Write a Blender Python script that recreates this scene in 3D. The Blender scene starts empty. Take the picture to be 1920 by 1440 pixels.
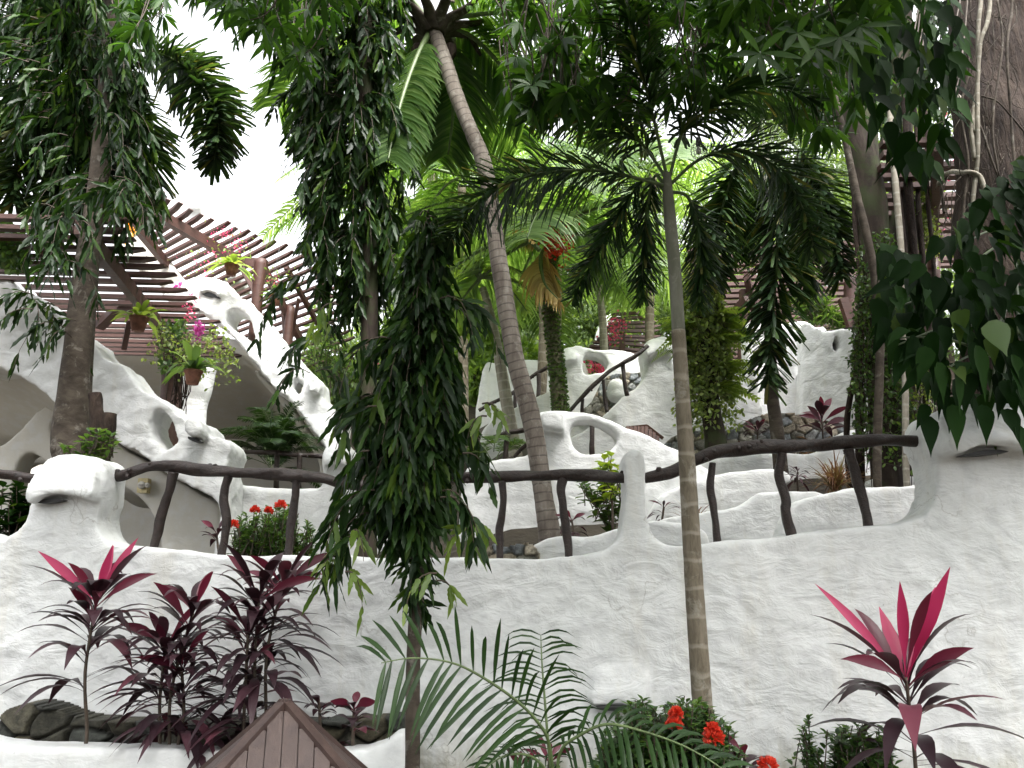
import bpy, bmesh, math, random
import numpy as np
from mathutils import Vector, Matrix
from mathutils.geometry import tessellate_polygon
random.seed(7); RNG = np.random.default_rng(7)
SC = bpy.context.scene; COL = SC.collection
F = 1492.0; PITCH = math.radians(14.0); CH = 1.6
CP, SP = math.cos(PITCH), math.sin(PITCH)
R = math.radians

# ------------------------------------------------------------------ geometry helpers
def ray(px, py):
    a = (px-960)/F; u = (720-py)/F
    y = CP-u*SP; z = SP+u*CP
    return a/y, z/y, 1/y                       # x per Y, z per Y, depth per Y
def at(px, py, Y):
    a, b, d = ray(px, py); return np.array([a*Y, Y, CH+b*Y])
def m_per_px(px, py, Y):
    return ray(px, py)[2]*Y/F
def onp(px, py, pl):                           # pl = (y0, k): Y = y0 + k*X
    a, b, d = ray(px, py); Y = pl[0]/(1-pl[1]*a)
    return np.array([a*Y, Y, CH+b*Y])
def catmull(P, n=5, closed=False):
    P = [np.array(p, float) for p in P]; m = len(P); out = []
    rng = range(m) if closed else range(m-1)
    for i in rng:
        if closed: a, b, c, d = P[i-1], P[i], P[(i+1) % m], P[(i+2) % m]
        else: a, b, c, d = P[max(i-1, 0)], P[i], P[i+1], P[min(i+2, m-1)]
        for j in range(n):
            t = j/n
            out.append(.5*((2*b)+(c-a)*t+(2*a-5*b+4*c-d)*t*t+(-a+3*b-3*c+d)*t**3))
    if not closed: out.append(P[-1])
    return out
def nrm(v):
    v = np.asarray(v, float); return v/np.maximum(np.linalg.norm(v, axis=-1, keepdims=True), 1e-9)
def terrain(x, y):
    x = np.asarray(x, float); y = np.asarray(y, float)+.1*np.clip(x, -8, 8)*(np.asarray(y, float) < 9)
    base = np.interp(y, [0, 6.02, 6.12, 7.2, 9.8, 11, 14, 20, 45, 80], [0, 0, 1.5, 1.55, 3.05, 3.4, 4.6, 6.4, 14, 22])
    left = np.interp(y, [0, 6.02, 6.12, 11.3, 11.5, 15.5, 16.5, 20, 45, 80], [0, 0, 1.5, 1.55, 2.9, 3.0, 5.0, 6.4, 14, 22])
    w = np.clip((x+1.6)/1.0, 0, 1); w = w*w*(3-2*w)
    return left*(1-w)+base*w

def tag(o, label=None, cat=None, group=None, kind=None):
    if label: o['label'] = label
    if cat: o['category'] = cat
    if group: o['group'] = group
    if kind or cat: o['kind'] = kind or 'thing'
    return o
def empty(name, loc, label, cat, group=None):
    o = bpy.data.objects.new(name, None); COL.objects.link(o); o.location = [float(v) for v in loc]
    o.empty_display_size = .1
    return tag(o, label, cat, group)
def link(name, me, mat, parent=None):
    o = bpy.data.objects.new(name, me); COL.objects.link(o)
    if mat is not None: me.materials.append(mat)
    if parent is not None:
        o.parent = parent; o.matrix_parent_inverse = Matrix.Translation(parent.location).inverted()
    return o
def copy_tree(o, dloc, label=None, group=None):
    r = o.copy(); COL.objects.link(r); r.location = Vector(o.location)+Vector(dloc)
    if label: r['label'] = label
    if group: r['group'] = group
    for ch in list(o.children):
        c = ch.copy(); COL.objects.link(c); c.parent = r
    return r

class MB:
    """collects tubes, boxes and solids into one mesh"""
    def __init__(s): s.v = []; s.f = []; s.a = []; s.n = 0
    def add(s, V, Fc, A=None):
        V = [tuple(map(float, p)) for p in V]; s.v += V; s.f += [tuple(i+s.n for i in f) for f in Fc]
        s.a += list(A) if A is not None else [0.0]*len(V); s.n += len(V)
    def tube(s, P, rad, seg=10, n=4, knob=0, freq=3, flat=1, ends=True, ring=0, ringstep=.1, wob=0):
        P = catmull(P, n) if len(P) > 2 or n > 1 else [np.array(p, float) for p in P]
        m = len(P); rad = np.interp(np.linspace(0, 1, m), np.linspace(0, 1, len(rad)), rad) if np.ndim(rad) else np.full(m, rad)
        P = np.array(P); T = nrm(np.gradient(P, axis=0)); L = np.concatenate([[0], np.cumsum(np.linalg.norm(np.diff(P, axis=0), axis=1))])
        ph = random.random()*50
        up = np.array([0, 1., 0]) if abs(T[0][2]) > .7 else np.array([0, 0, 1.])
        V = []; A = []; ux = nrm(np.cross(up, T[0]))
        if wob:
            for i in range(m):
                P[i] += wob*np.array([math.sin(L[i]*freq*1.3+ph), math.sin(L[i]*freq+ph*2), math.cos(L[i]*freq*1.7+ph)])*min(1, L[i]*4, (L[-1]-L[i])*4)
        for i in range(m):
            ux = nrm(ux-T[i]*np.dot(ux, T[i])); uy = np.cross(T[i], ux)
            for j in range(seg):
                th = 2*math.pi*j/seg
                k = 1+knob*(math.sin(L[i]*freq*3+ph+2*th)*.5+math.sin(L[i]*freq*7.3+ph*1.7+th*3)*.3+math.sin(L[i]*freq*1.1+th+ph)*.4)
                if ring: k *= 1+ring*(1-((L[i]/ringstep) % 1.0))
                V.append(P[i]+(ux*math.cos(th)+uy*math.sin(th)*flat)*rad[i]*k); A.append(L[i])
        Fc = [(i*seg+j, i*seg+(j+1) % seg, (i+1)*seg+(j+1) % seg, (i+1)*seg+j) for i in range(m-1) for j in range(seg)]
        if ends:
            c0 = len(V); V.append(P[0]); A.append(0); V.append(P[-1]); A.append(L[-1])
            Fc += [(c0, (j+1) % seg, j) for j in range(seg)]+[(c0+1, (m-1)*seg+j, (m-1)*seg+(j+1) % seg) for j in range(seg)]
        s.add(V, Fc, A); return s
    def bar(s, a, b, w, h, up=(0, 0, 1), point=0):      # plank from a to b; point = tapered tip length at b
        a = np.array(a, float); b = np.array(b, float); T = nrm(b-a); S = nrm(np.cross(T, up)); U = np.cross(S, T)
        st = [(a, 1)]+([(b-T*point, 1), (b, .35)] if point else [(b, 1)])
        V = []
        for p, k in st:
            for q, r_ in ((-1, -1), (1, -1), (1, 1), (-1, 1)):
                hh = h if r_ > 0 or k == 1 else h*k
                V.append(p+S*q*w/2+U*(h/2 if r_ > 0 else h/2-hh*1.0+0 if k != 1 else -h/2))
        m = len(st); Fc = [(0, 3, 2, 1), (m*4-4, m*4-3, m*4-2, m*4-1)]
        for i in range(m-1):
            for j in range(4): Fc.append((i*4+j, i*4+(j+1) % 4, i*4+4+(j+1) % 4, i*4+4+j))
        s.add(V, Fc, [0]*len(V)); return s
    def lathe(s, c, prof, seg=20):                      # prof: (r, z)
        V = []; 
        for r_, z in prof:
            for j in range(seg): V.append((c[0]+r_*math.cos(2*math.pi*j/seg), c[1]+r_*math.sin(2*math.pi*j/seg), c[2]+z))
        Fc = [(i*seg+j, i*seg+(j+1) % seg, (i+1)*seg+(j+1) % seg, (i+1)*seg+j) for i in range(len(prof)-1) for j in range(seg)]
        s.add(V, Fc); return s
    def build(s, name, mat, parent=None, smooth=True):
        me = bpy.data.meshes.new(name); me.from_pydata(s.v, [], s.f)
        if smooth: me.polygons.foreach_set('use_smooth', [True]*len(me.polygons))
        at_ = me.attributes.new('along', 'FLOAT', 'POINT'); at_.data.foreach_set('value', [float(x) for x in s.a])
        me.update(); return link(name, me, mat, parent)

PROF = dict(
    lance=[.10, .62, .95, 1., .82, .48, .02], wavy=[.12, .7, 1., .78, .98, .66, .8, .42, .03],
    leaflet=[.25, .9, 1., .8, .06], ragged=[.25, .65, .9, 1., .72], diamond=[.1, 1., .05], oval=[.1, .8, 1., .8, .1],
    cord=[.13, .14, .42, .82, 1., .95, .72, .38, .02], heart=[.3, .92, 1., .88, .68, .42, .16, .01], strap=[.35, .6, .85, 1., .95, .7, .05], blade=[.7, 1., .8, .4, .02],
    big=[.06, .5, .85, 1., .92, .65, .3, .02])
class LV:
    """collects leaves; every leaf is its own island of 3 columns (folded at the midrib) or 2"""
    def __init__(s): s.V = []; s.Q = []; s.n = 0; s.count = 0
    def add(s, B, D, S, L, W, prof='lance', droop=0., fold=.25, wave=0., cols=3):
        B = np.atleast_2d(B).astype(float); n = len(B)
        D = nrm(np.broadcast_to(D, (n, 3))); S = np.broadcast_to(S, (n, 3)).astype(float)
        S = S-D*np.sum(S*D, axis=1, keepdims=True); S = nrm(S); N = np.cross(S, D)
        L = np.broadcast_to(L, n)[:, None, None]; W = np.broadcast_to(W, n)[:, None, None]; dr = np.broadcast_to(droop, n)[:, None, None]
        pr = np.array(PROF[prof])[None, :, None]; k = pr.shape[1]; t = np.linspace(0, 1, k)[None, :, None]
        C = B[:, None, :]+D[:, None, :]*L*t*(1-.25*np.clip(dr, 0, 1)*t)+np.array([0, 0, -1.])*L*dr*t*t
        side = S[:, None, :]*W/2*pr; lift = N[:, None, :]*W/2*pr*fold
        if wave:
            ph = RNG.random(n)[:, None, None]*6.28
            wv = N[:, None, :]*W*wave*np.sin(t*15+ph)*np.minimum(1, t*4)*np.minimum(1, (1-t)*4)
        else: wv = 0
        if cols == 3: G = np.stack([C-side+lift+wv, C, C+side+lift-wv], axis=2)
        else: G = np.stack([C-side, C+side], axis=2)
        idx = np.arange(n*k*cols).reshape(n, k, cols)+s.n
        q = np.stack([idx[:, :-1, :-1], idx[:, :-1, 1:], idx[:, 1:, 1:], idx[:, 1:, :-1]], axis=-1).reshape(-1, 4)
        s.V.append(G.reshape(-1, 3)); s.Q.append(q); s.n += n*k*cols; s.count += n; return s
    def build(s, name, mat, parent=None):
        V = np.concatenate(s.V); Q = np.concatenate(s.Q)
        me = bpy.data.meshes.new(name); me.vertices.add(len(V)); me.vertices.foreach_set('co', V.ravel().astype(np.float32))
        me.loops.add(Q.size); me.loops.foreach_set('vertex_index', Q.ravel().astype(np.int32))
        me.polygons.add(len(Q)); me.polygons.foreach_set('loop_start', np.arange(0, Q.size, 4, dtype=np.int32))
        me.polygons.foreach_set('use_smooth', np.ones(len(Q), bool)); me.update(calc_edges=True)
        return link(name, me, mat, parent)
def rdir(n, zlo=-1, zhi=1):
    z = RNG.uniform(zlo, zhi, n); a = RNG.uniform(0, 2*math.pi, n); r = np.sqrt(np.maximum(0, 1-z*z))
    return np.stack([r*np.cos(a), r*np.sin(a), z], 1)
def perp(D):
    D = nrm(D); q = rdir(len(D)); return nrm(np.cross(D, q))
U = RNG.uniform

# ------------------------------------------------------------------ materials
def newmat(name):
    m = bpy.data.materials.new(name); m.use_nodes = True; nt = m.node_tree; nt.nodes.clear()
    out = nt.nodes.new('ShaderNodeOutputMaterial'); b = nt.nodes.new('ShaderNodeBsdfPrincipled'); nt.links.new(b.outputs[0], out.inputs[0])
    return m, nt, b, out
def N_(nt, t, **kw):
    n = nt.nodes.new(t)
    for k, v in kw.items():
        if k.startswith('i_'): n.inputs[k[2:].replace('_', ' ')].default_value = v
        else: setattr(n, k, v)
    return n
def ramp(nt, fac, stops):
    r = nt.nodes.new('ShaderNodeValToRGB'); e = r.color_ramp.elements
    while len(e) < len(stops): e.new(.5)
    for i, (p, c) in enumerate(stops): e[i].position = p; e[i].color = (*c, 1) if len(c) == 3 else c
    nt.links.new(fac, r.inputs[0]); return r.outputs[0]
def mix(nt, a, b, fac, mode='MIX'):
    m = nt.nodes.new('ShaderNodeMix'); m.data_type = 'RGBA'; m.blend_type = mode
    for s_, v in ((0, fac), (6, a), (7, b)):
        if isinstance(v, (int, float)): m.inputs[s_].default_value = v
        elif isinstance(v, tuple): m.inputs[s_].default_value = (*v, 1)
        else: nt.links.new(v, m.inputs[s_])
    return m.outputs[2]
def noise(nt, vec, scale, detail=4, rough=.55, dist=0, typ=None):
    n = N_(nt, 'ShaderNodeTexNoise'); n.inputs['Scale'].default_value = scale; n.inputs['Detail'].default_value = detail
    n.inputs['Roughness'].default_value = rough; n.inputs['Distortion'].default_value = dist
    if vec is not None: nt.links.new(vec, n.inputs['Vector'])
    return n.outputs[0]
def mapping(nt, vec, scale=(1, 1, 1), rot=(0, 0, 0)):
    m = N_(nt, 'ShaderNodeMapping'); m.inputs['Scale'].default_value = scale; m.inputs['Rotation'].default_value = rot
    nt.links.new(vec, m.inputs['Vector']); return m.outputs[0]
def math_(nt, op, a, b=0.):
    m = nt.nodes.new('ShaderNodeMath'); m.operation = op
    for i, v in enumerate((a, b)):
        if isinstance(v, (int, float)): m.inputs[i].default_value = v
        else: nt.links.new(v, m.inputs[i])
    return m.outputs[0]
def bump(nt, b, h, dist, strength=1, prev=None):
    n = N_(nt, 'ShaderNodeBump'); n.inputs['Distance'].default_value = dist; n.inputs['Strength'].default_value = strength
    nt.links.new(h, n.inputs['Height'])
    if prev is not None: nt.links.new(prev, n.inputs['Normal'])
    nt.links.new(n.outputs[0], b.inputs['Normal']); return n.outputs[0]

def plaster(name, rotz=-.35, tint=(1, 1, 1), dirt=.5, bmp=1., cracks=0):
    m, nt, b, out = newmat(name); g = N_(nt, 'ShaderNodeNewGeometry').outputs['Position']
    n1 = noise(nt, g, .9, 6, .6); n2 = noise(nt, g, 7, 5, .6)
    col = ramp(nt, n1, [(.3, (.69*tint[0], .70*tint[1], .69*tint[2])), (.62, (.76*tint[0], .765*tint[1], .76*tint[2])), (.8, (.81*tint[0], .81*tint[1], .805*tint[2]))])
    dv = mapping(nt, g, (3.2, 3.2, .32)); dn = noise(nt, dv, 1.6, 7, .68)
    df = ramp(nt, dn, [(.52, (0, 0, 0)), (.76, (dirt,)*3)])
    col = mix(nt, col, (.60, .565, .48), df)
    spots = ramp(nt, noise(nt, g, 38, 2, .5), [(.735, (0, 0, 0)), (.77, (.5, .5, .5))])
    col = mix(nt, col, (.30, .29, .27), spots)
    col = mix(nt, col, (.56, .565, .57), ramp(nt, n2, [(.36, (.45,)*3), (.52, (0, 0, 0))]))
    if cracks:
        wv = nt.nodes.new('ShaderNodeVectorMath'); wv.operation = 'ADD'; nn = N_(nt, 'ShaderNodeTexNoise'); nn.inputs['Scale'].default_value = 2.2; nn.inputs['Detail'].default_value = 7
        nt.links.new(g, nn.inputs['Vector']); nt.links.new(g, wv.inputs[0]); nt.links.new(nn.outputs[1], wv.inputs[1])
        vo = N_(nt, 'ShaderNodeTexVoronoi'); vo.feature = 'DISTANCE_TO_EDGE'; vo.inputs['Scale'].default_value = .8; nt.links.new(wv.outputs[0], vo.inputs['Vector'])
        ck = ramp(nt, vo.outputs['Distance'], [(0, (1, 1, 1)), (.006, (0, 0, 0))]); mk = ramp(nt, noise(nt, g, 1.1, 3), [(.52, (0, 0, 0)), (.62, (.6,)*3)])
        col = mix(nt, col, (.33, .31, .28), math_(nt, 'MULTIPLY', ck, mk))
        sp = N_(nt, 'ShaderNodeSeparateXYZ'); nt.links.new(g, sp.inputs[0]); zz = math_(nt, 'ADD', sp.outputs['Z'], math_(nt, 'MULTIPLY', noise(nt, mapping(nt, g, (2, 2, .6)), 3, 6, .7), .9))
        col = mix(nt, col, (.36, .34, .25), ramp(nt, zz, [(.78, (.6,)*3), (1.22, (0, 0, 0))]))
    nt.links.new(col, b.inputs['Base Color']); b.inputs['Roughness'].default_value = .62
    b.inputs['Specular IOR Level'].default_value = .3
    v1 = mapping(nt, g, (1, 1, 1.7), (0, rotz, 0))
    a = noise(nt, v1, 2.6, 3, .5, 1.2); c = noise(nt, v1, 6.2, 5, .6, 1.2); d = noise(nt, g, 45, 4, .6)
    rid = math_(nt, 'ABSOLUTE', math_(nt, 'SUBTRACT', noise(nt, v1, 5.2, 3, .5, 1.8), .5))
    h = math_(nt, 'ADD', math_(nt, 'MULTIPLY', a, 1.), math_(nt, 'ADD', math_(nt, 'MULTIPLY', c, .42), math_(nt, 'ADD', math_(nt, 'MULTIPLY', rid, -.2), math_(nt, 'MULTIPLY', d, .06))))
    bump(nt, b, h, .027*bmp, .75); return m

def leafmat(name, stops, rough=.38, trans=.35, tcol=None, spec=.5, veins=True):
    m, nt, b, out = newmat(name); g = N_(nt, 'ShaderNodeNewGeometry')
    col = ramp(nt, g.outputs['Random Per Island'], stops)
    n = noise(nt, g.outputs['Position'], 30, 2, .5)
    col = mix(nt, col, (.5, .5, .5), ramp(nt, n, [(.3, (.0,)*3), (.7, (.5,)*3)]), 'OVERLAY')
    nt.links.new(col, b.inputs['Base Color']); b.inputs['Roughness'].default_value = rough; b.inputs['Specular IOR Level'].default_value = spec
    tr = N_(nt, 'ShaderNodeBsdfTranslucent'); tc = mix(nt, col, tcol or (1.0, 1.0, .35), 1., 'MULTIPLY')
    tc2 = N_(nt, 'ShaderNodeHueSaturation'); tc2.inputs['Value'].default_value = 2.2; nt.links.new(tc, tc2.inputs['Color'])
    nt.links.new(tc2.outputs[0], tr.inputs['Color'])
    ms = N_(nt, 'ShaderNodeMixShader'); ms.inputs[0].default_value = trans
    nt.links.new(b.outputs[0], ms.inputs[1]); nt.links.new(tr.outputs[0], ms.inputs[2]); nt.links.new(ms.outputs[0], out.inputs[0]); return m

def barkmat(name, c1, c2, c3, ringstep=0, scale=9, stretch=.25, bmp=.012, ringcol=None, moss=0, pale=0):
    m, nt, b, out = newmat(name); g = N_(nt, 'ShaderNodeNewGeometry').outputs['Position']
    v = mapping(nt, g, (1, 1, stretch)); n = noise(nt, v, scale, 8, .65, .3)
    col = ramp(nt, n, [(.3, c1), (.5, c2), (.72, c3)])
    big = noise(nt, g, 3.1, 4, .6)
    col = mix(nt, col, c3, ramp(nt, big, [(.5, (0, 0, 0)), (.7, (.5,)*3)]))
    h = math_(nt, 'MULTIPLY', n, 1.)
    if ringstep:
        al = N_(nt, 'ShaderNodeAttribute'); al.attribute_name = 'along'
        wob = math_(nt, 'ADD', al.outputs['Fac'], math_(nt, 'MULTIPLY', noise(nt, g, 6, 2), ringstep*.5))
        fr = math_(nt, 'FRACT', math_(nt, 'DIVIDE', wob, ringstep))
        rr = ramp(nt, fr, [(.0, (1, 1, 1)), (.09, (.75,)*3), (.16, (0, 0, 0)), (.93, (0, 0, 0)), (1., (1, 1, 1))])
        col = mix(nt, col, ringcol or c3, math_(nt, 'MULTIPLY', rr, .7))
        h = math_(nt, 'ADD', h, math_(nt, 'MULTIPLY', fr, -1.2))
    if moss:
        mm = ramp(nt, noise(nt, g, 4.2, 6, .7), [(.5-moss*.2, (0, 0, 0)), (.6, (.85,)*3)])
        col = mix(nt, col, (.045, .058, .022), mm)
    if pale:
        pp = ramp(nt, noise(nt, g, 7.5, 6, .7, .5), [(.56, (0, 0, 0)), (.66, (pale,)*3)])
        col = mix(nt, col, (.42, .40, .35), pp)
    nt.links.new(col, b.inputs['Base Color']); b.inputs['Roughness'].default_value = .8; b.inputs['Specular IOR Level'].default_value = .25
    bump(nt, b, h, bmp, .9); return m

def woodmat(name, c1, c2, rough=.45, axis=(1, 8, 8), bmp=.006):
    m, nt, b, out = newmat(name); g = N_(nt, 'ShaderNodeNewGeometry')
    v = mapping(nt, g.outputs['Position'], axis); n = noise(nt, v, 3, 7, .65, .4)
    col = ramp(nt, n, [(.3, c1), (.7, c2)])
    col = mix(nt, col, (.5, .5, .5), math_(nt, 'MULTIPLY', g.outputs['Random Per Island'], .5), 'OVERLAY')
    col = mix(nt, col, tuple(x*2.2+.005 for x in c2), ramp(nt, noise(nt, g.outputs['Position'], 5, 6, .7), [(.58, (0, 0, 0)), (.8, (.35,)*3)]))
    nt.links.new(col, b.inputs['Base Color']); b.inputs['Roughness'].default_value = rough
    bump(nt, b, n, bmp, .8); return m
def plain(name, c, rough=.6, bmp=0, scale=20, metal=0, var=.3):
    m, nt, b, out = newmat(name); g = N_(nt, 'ShaderNodeNewGeometry').outputs['Position']; n = noise(nt, g, scale, 4, .6)
    col = ramp(nt, n, [(.3, tuple(x*(1-var) for x in c)), (.7, tuple(min(1, x*(1+var)) for x in c))])
    nt.links.new(col, b.inputs['Base Color']); b.inputs['Roughness'].default_value = rough; b.inputs['Metallic'].default_value = metal
    if bmp: bump(nt, b, n, bmp)
    return m
def stonemat(name, rough=.75):
    m, nt, b, out = newmat(name); g = N_(nt, 'ShaderNodeNewGeometry').outputs['Position']
    a = N_(nt, 'ShaderNodeAttribute'); a.attribute_name = 'stone'
    n = noise(nt, g, 14, 7, .7, .3)
    col = mix(nt, a.outputs['Color'], ramp(nt, n, [(.32, (.12,)*3), (.68, (.85,)*3)]), .9, 'OVERLAY')
    nt.links.new(col, b.inputs['Base Color']); b.inputs['Roughness'].default_value = rough
    bump(nt, b, noise(nt, g, 9, 9, .75, .4), .05); return m

M = {}
M['plaster'] = plaster('white_plaster'); M['plaster_main'] = plaster('white_plaster_main', -.3, dirt=.5, bmp=1., cracks=1)
M['plaster_fine'] = plaster('white_plaster_fine', .2, dirt=.25, bmp=.7)
M['plaster_in'] = plaster('shade_toned_plaster', .3, (.70, .665, .60), dirt=.3, bmp=.3)  # plaster with the shade of the vaulted interiors put into its colour
M['rail'] = woodmat('dark_varnished_log', (.010, .005, .0035), (.030, .015, .011), .46, (7, 7, 7), .02)
M['slat'] = woodmat('brown_painted_slat', (.045, .019, .015), (.10, .046, .037), .55)
M['beam'] = woodmat('brown_painted_beam', (.045, .017, .012), (.08, .033, .024), .55)
M['roof'] = woodmat('brown_roof_board', (.028, .014, .012), (.055, .032, .026), .55, (6, 6, 1.5), .004)
M['hatch'] = woodmat('red_brown_board', (.06, .02, .012), (.11, .04, .025), .5)
M['bark'] = barkmat('smooth_brown_bark', (.022, .017, .012), (.052, .040, .030), (.095, .078, .060), pale=.25, stretch=1.8, scale=7)
M['bark_dark'] = barkmat('dark_bark', (.014, .010, .008), (.045, .032, .026), (.09, .07, .055), moss=.3)
M['bark_fig'] = barkmat('fig_bark', (.010, .006, .005), (.032, .020, .015), (.075, .052, .038), scale=20, bmp=.05)
M['coco'] = barkmat('coconut_bark', (.07, .055, .045), (.15, .125, .105), (.25, .22, .19), ringstep=.085, ringcol=(.045, .035, .03), pale=.3)
M['palm'] = barkmat('ringed_palm_bark', (.085, .070, .050), (.15, .125, .09), (.20, .17, .13), ringstep=.17, ringcol=(.30, .27, .22), scale=26, pale=.35, bmp=.006)
M['palm_pale'] = barkmat('pale_palm_bark', (.15, .13, .10), (.27, .245, .20), (.38, .35, .29), ringstep=.12, ringcol=(.42, .40, .34), scale=14, pale=.4)
M['palm_moss'] = barkmat('mossy_bark', (.06, .05, .03), (.11, .095, .06), (.18, .16, .11), moss=1)
M['shaft'] = barkmat('grey_palm_shaft', (.10, .10, .075), (.16, .16, .125), (.24, .235, .20), scale=6, pale=.3)
M['stem'] = plain('green_stem', (.09, .13, .045), .5); M['stem_purple'] = plain('purple_stem', (.10, .035, .04), .5); M['twig'] = plain('brown_twig', (.07, .05, .035), .7)
G = lambda *c: c
M['mast'] = leafmat('mast_tree_leaf', [(0, (.008, .020, .007)), (.5, (.015, .037, .010)), (.85, (.028, .064, .014)), (1, (.07, .12, .02))], .38, .28, spec=.22)
M['mast_young'] = leafmat('mast_tree_young_leaf', [(0, (.07, .13, .03)), (1, (.17, .24, .05))], .4, .4)
M['foxtail'] = leafmat('foxtail_leaf', [(0, (.010, .024, .009)), (.6, (.020, .046, .016)), (.93, (.05, .09, .026)), (1, (.13, .12, .04))], .42, .28, spec=.25)
M['coco_leaf'] = leafmat('coconut_leaf', [(0, (.04, .085, .022)), (.6, (.075, .14, .04)), (1, (.13, .20, .07))], .4, .5, spec=.25)
M['far_palm'] = leafmat('far_palm_leaf', [(0, (.08, .14, .05)), (.6, (.14, .22, .085)), (1, (.22, .31, .14))], .4, .5)
M['canopy'] = leafmat('canopy_leaf', [(0, (.014, .038, .009)), (.5, (.028, .072, .014)), (1, (.06, .13, .025))], .42, .38, spec=.25)
M['philo'] = leafmat('philodendron_leaf', [(0, (.004, .013, .003)), (.6, (.008, .026, .005)), (.93, (.018, .048, .009)), (1, (.045, .075, .015))], .6, .2, spec=.05)
M['vine'] = leafmat('vine_leaf', [(0, (.10, .15, .045)), (.6, (.19, .26, .08)), (1, (.32, .38, .15))], .45, .4)
M['vine_dark'] = leafmat('dark_vine_leaf', [(0, (.03, .07, .02)), (.6, (.06, .12, .03)), (1, (.12, .19, .05))], .42, .35)
M['forest'] = leafmat('forest_leaf', [(0, (.055, .095, .035)), (.5, (.10, .15, .055)), (1, (.17, .24, .09))], .5, .4)
M['forest_lime'] = leafmat('forest_lime_leaf', [(0, (.09, .16, .04)), (1, (.22, .32, .09))], .5, .4)
M['fern'] = leafmat('lime_fern_leaf', [(0, (.10, .16, .035)), (1, (.22, .29, .08))], .4, .4)
M['fern_mid'] = leafmat('green_fern_leaf', [(0, (.045, .095, .03)), (1, (.10, .16, .05))], .4, .4)
M['areca'] = leafmat('areca_leaf', [(0, (.010, .026, .007)), (1, (.024, .055, .013))], .36, .22, spec=.2)
M['ixora'] = leafmat('ixora_leaf', [(0, (.03, .07, .022)), (.7, (.06, .12, .035)), (1, (.12, .20, .05))], .4, .3)
M['cord'] = leafmat('purple_cordyline_leaf', [(0, (.022, .012, .016)), (.55, (.042, .020, .026)), (.85, (.075, .035, .045)), (1, (.15, .04, .06))], .36, .12, (1, .6, .6), spec=.25)
M['cord_mid'] = leafmat('wine_cordyline_leaf', [(0, (.035, .012, .018)), (.5, (.09, .014, .030)), (1, (.19, .022, .05))], .34, .25, (1, .4, .5))
M['cord_pink'] = leafmat('pink_cordyline_leaf', [(0, (.22, .018, .055)), (.5, (.36, .025, .09)), (1, (.47, .035, .125))], .40, .2, (1, .35, .5))
M['dry'] = leafmat('dry_frond', [(0, (.25, .16, .06)), (1, (.5, .38, .16))], .6, .3, (1, .8, .5))
M['bronze'] = leafmat('bronze_blade', [(0, (.10, .05, .03)), (.6, (.20, .11, .06)), (1, (.16, .17, .06))], .5, .25, (1, .8, .5))
M['croton'] = leafmat('yellow_green_leaf', [(0, (.14, .24, .03)), (.6, (.32, .42, .06)), (1, (.50, .55, .12))], .4, .4)
M['red'] = leafmat('red_petal', [(0, (.40, .03, .015)), (1, (.62, .08, .04))], .5, .3, (1, .5, .4)); M['magenta'] = leafmat('magenta_petal', [(0, (.40, .06, .24)), (1, (.58, .2, .42))], .5, .4, (1, .6, 1))
M['pinkfl'] = leafmat('pink_petal', [(0, (.45, .05, .13)), (1, (.62, .18, .25))], .5, .4, (1, .6, .8)); M['orange'] = leafmat('orange_leaf', [(0, (.6, .25, .04)), (1, (.8, .45, .08))], .5, .4)
M['clay'] = plain('terracotta', (.16, .065, .04), .8, .004); M['black'] = plain('black_metal', (.012, .012, .012), .5); M['wire'] = plain('wire', (.1, .1, .1), .5)
M['box'] = plain('aged_ivory_plastic', (.50, .42, .22), .5); M['soil'] = plain('soil', (.06, .045, .03), .95, .05, 6)
M['stone'] = stonemat('fieldstone')
M['glass'] = plain('pale_glass_bulb', (.55, .55, .5), .1)
M['ground'] = plain('earth', (.035, .028, .018), .95, .05, 3); M['mulch'] = plain('mulch', (.05, .035, .025), .95, .06, 12)

# ------------------------------------------------------------------ sculpted plaster solids
CLOUD = bpy.data.textures.new('lumps', 'CLOUDS'); CLOUD.noise_scale = .45; CLOUD.noise_depth = 2
CLOUD2 = bpy.data.textures.new('small_lumps', 'CLOUDS'); CLOUD2.noise_scale = .13; CLOUD2.noise_depth = 2
def prism(bm, F3, off, holes=()):
    loops = [F3]+list(holes); polys = [[Vector(p) for p in l] for l in loops]
    allp = [p for l in loops for p in l]; n = len(allp)
    fv = [bm.verts.new(p) for p in allp]; bv = [bm.verts.new(np.array(p)+(o if np.ndim(o) else np.array(off))) for p, o in zip(allp, [off]*n)]
    flat = [[Vector((p[0], p[2], 0)) for p in l] for l in loops]
    for t in tessellate_polygon(flat):
        try: bm.faces.new([fv[i] for i in t]); bm.faces.new([bv[i] for i in reversed(t)])
        except ValueError: pass
    s = 0
    for l in loops:
        m = len(l)
        for i in range(m):
            a, b = s+i, s+(i+1) % m
            try: bm.faces.new([fv[a], fv[b], bv[b], bv[a]])
            except ValueError: pass
        s += m
def ellipsoid(bm, c, r, rot=0):
    bmesh.ops.create_icosphere(bm, subdivisions=3, radius=1, matrix=Matrix.Translation([float(x) for x in c]) @ Matrix.Rotation(rot, 4, 'Y') @ Matrix.Diagonal((*[float(x) for x in r], 1)))
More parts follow.
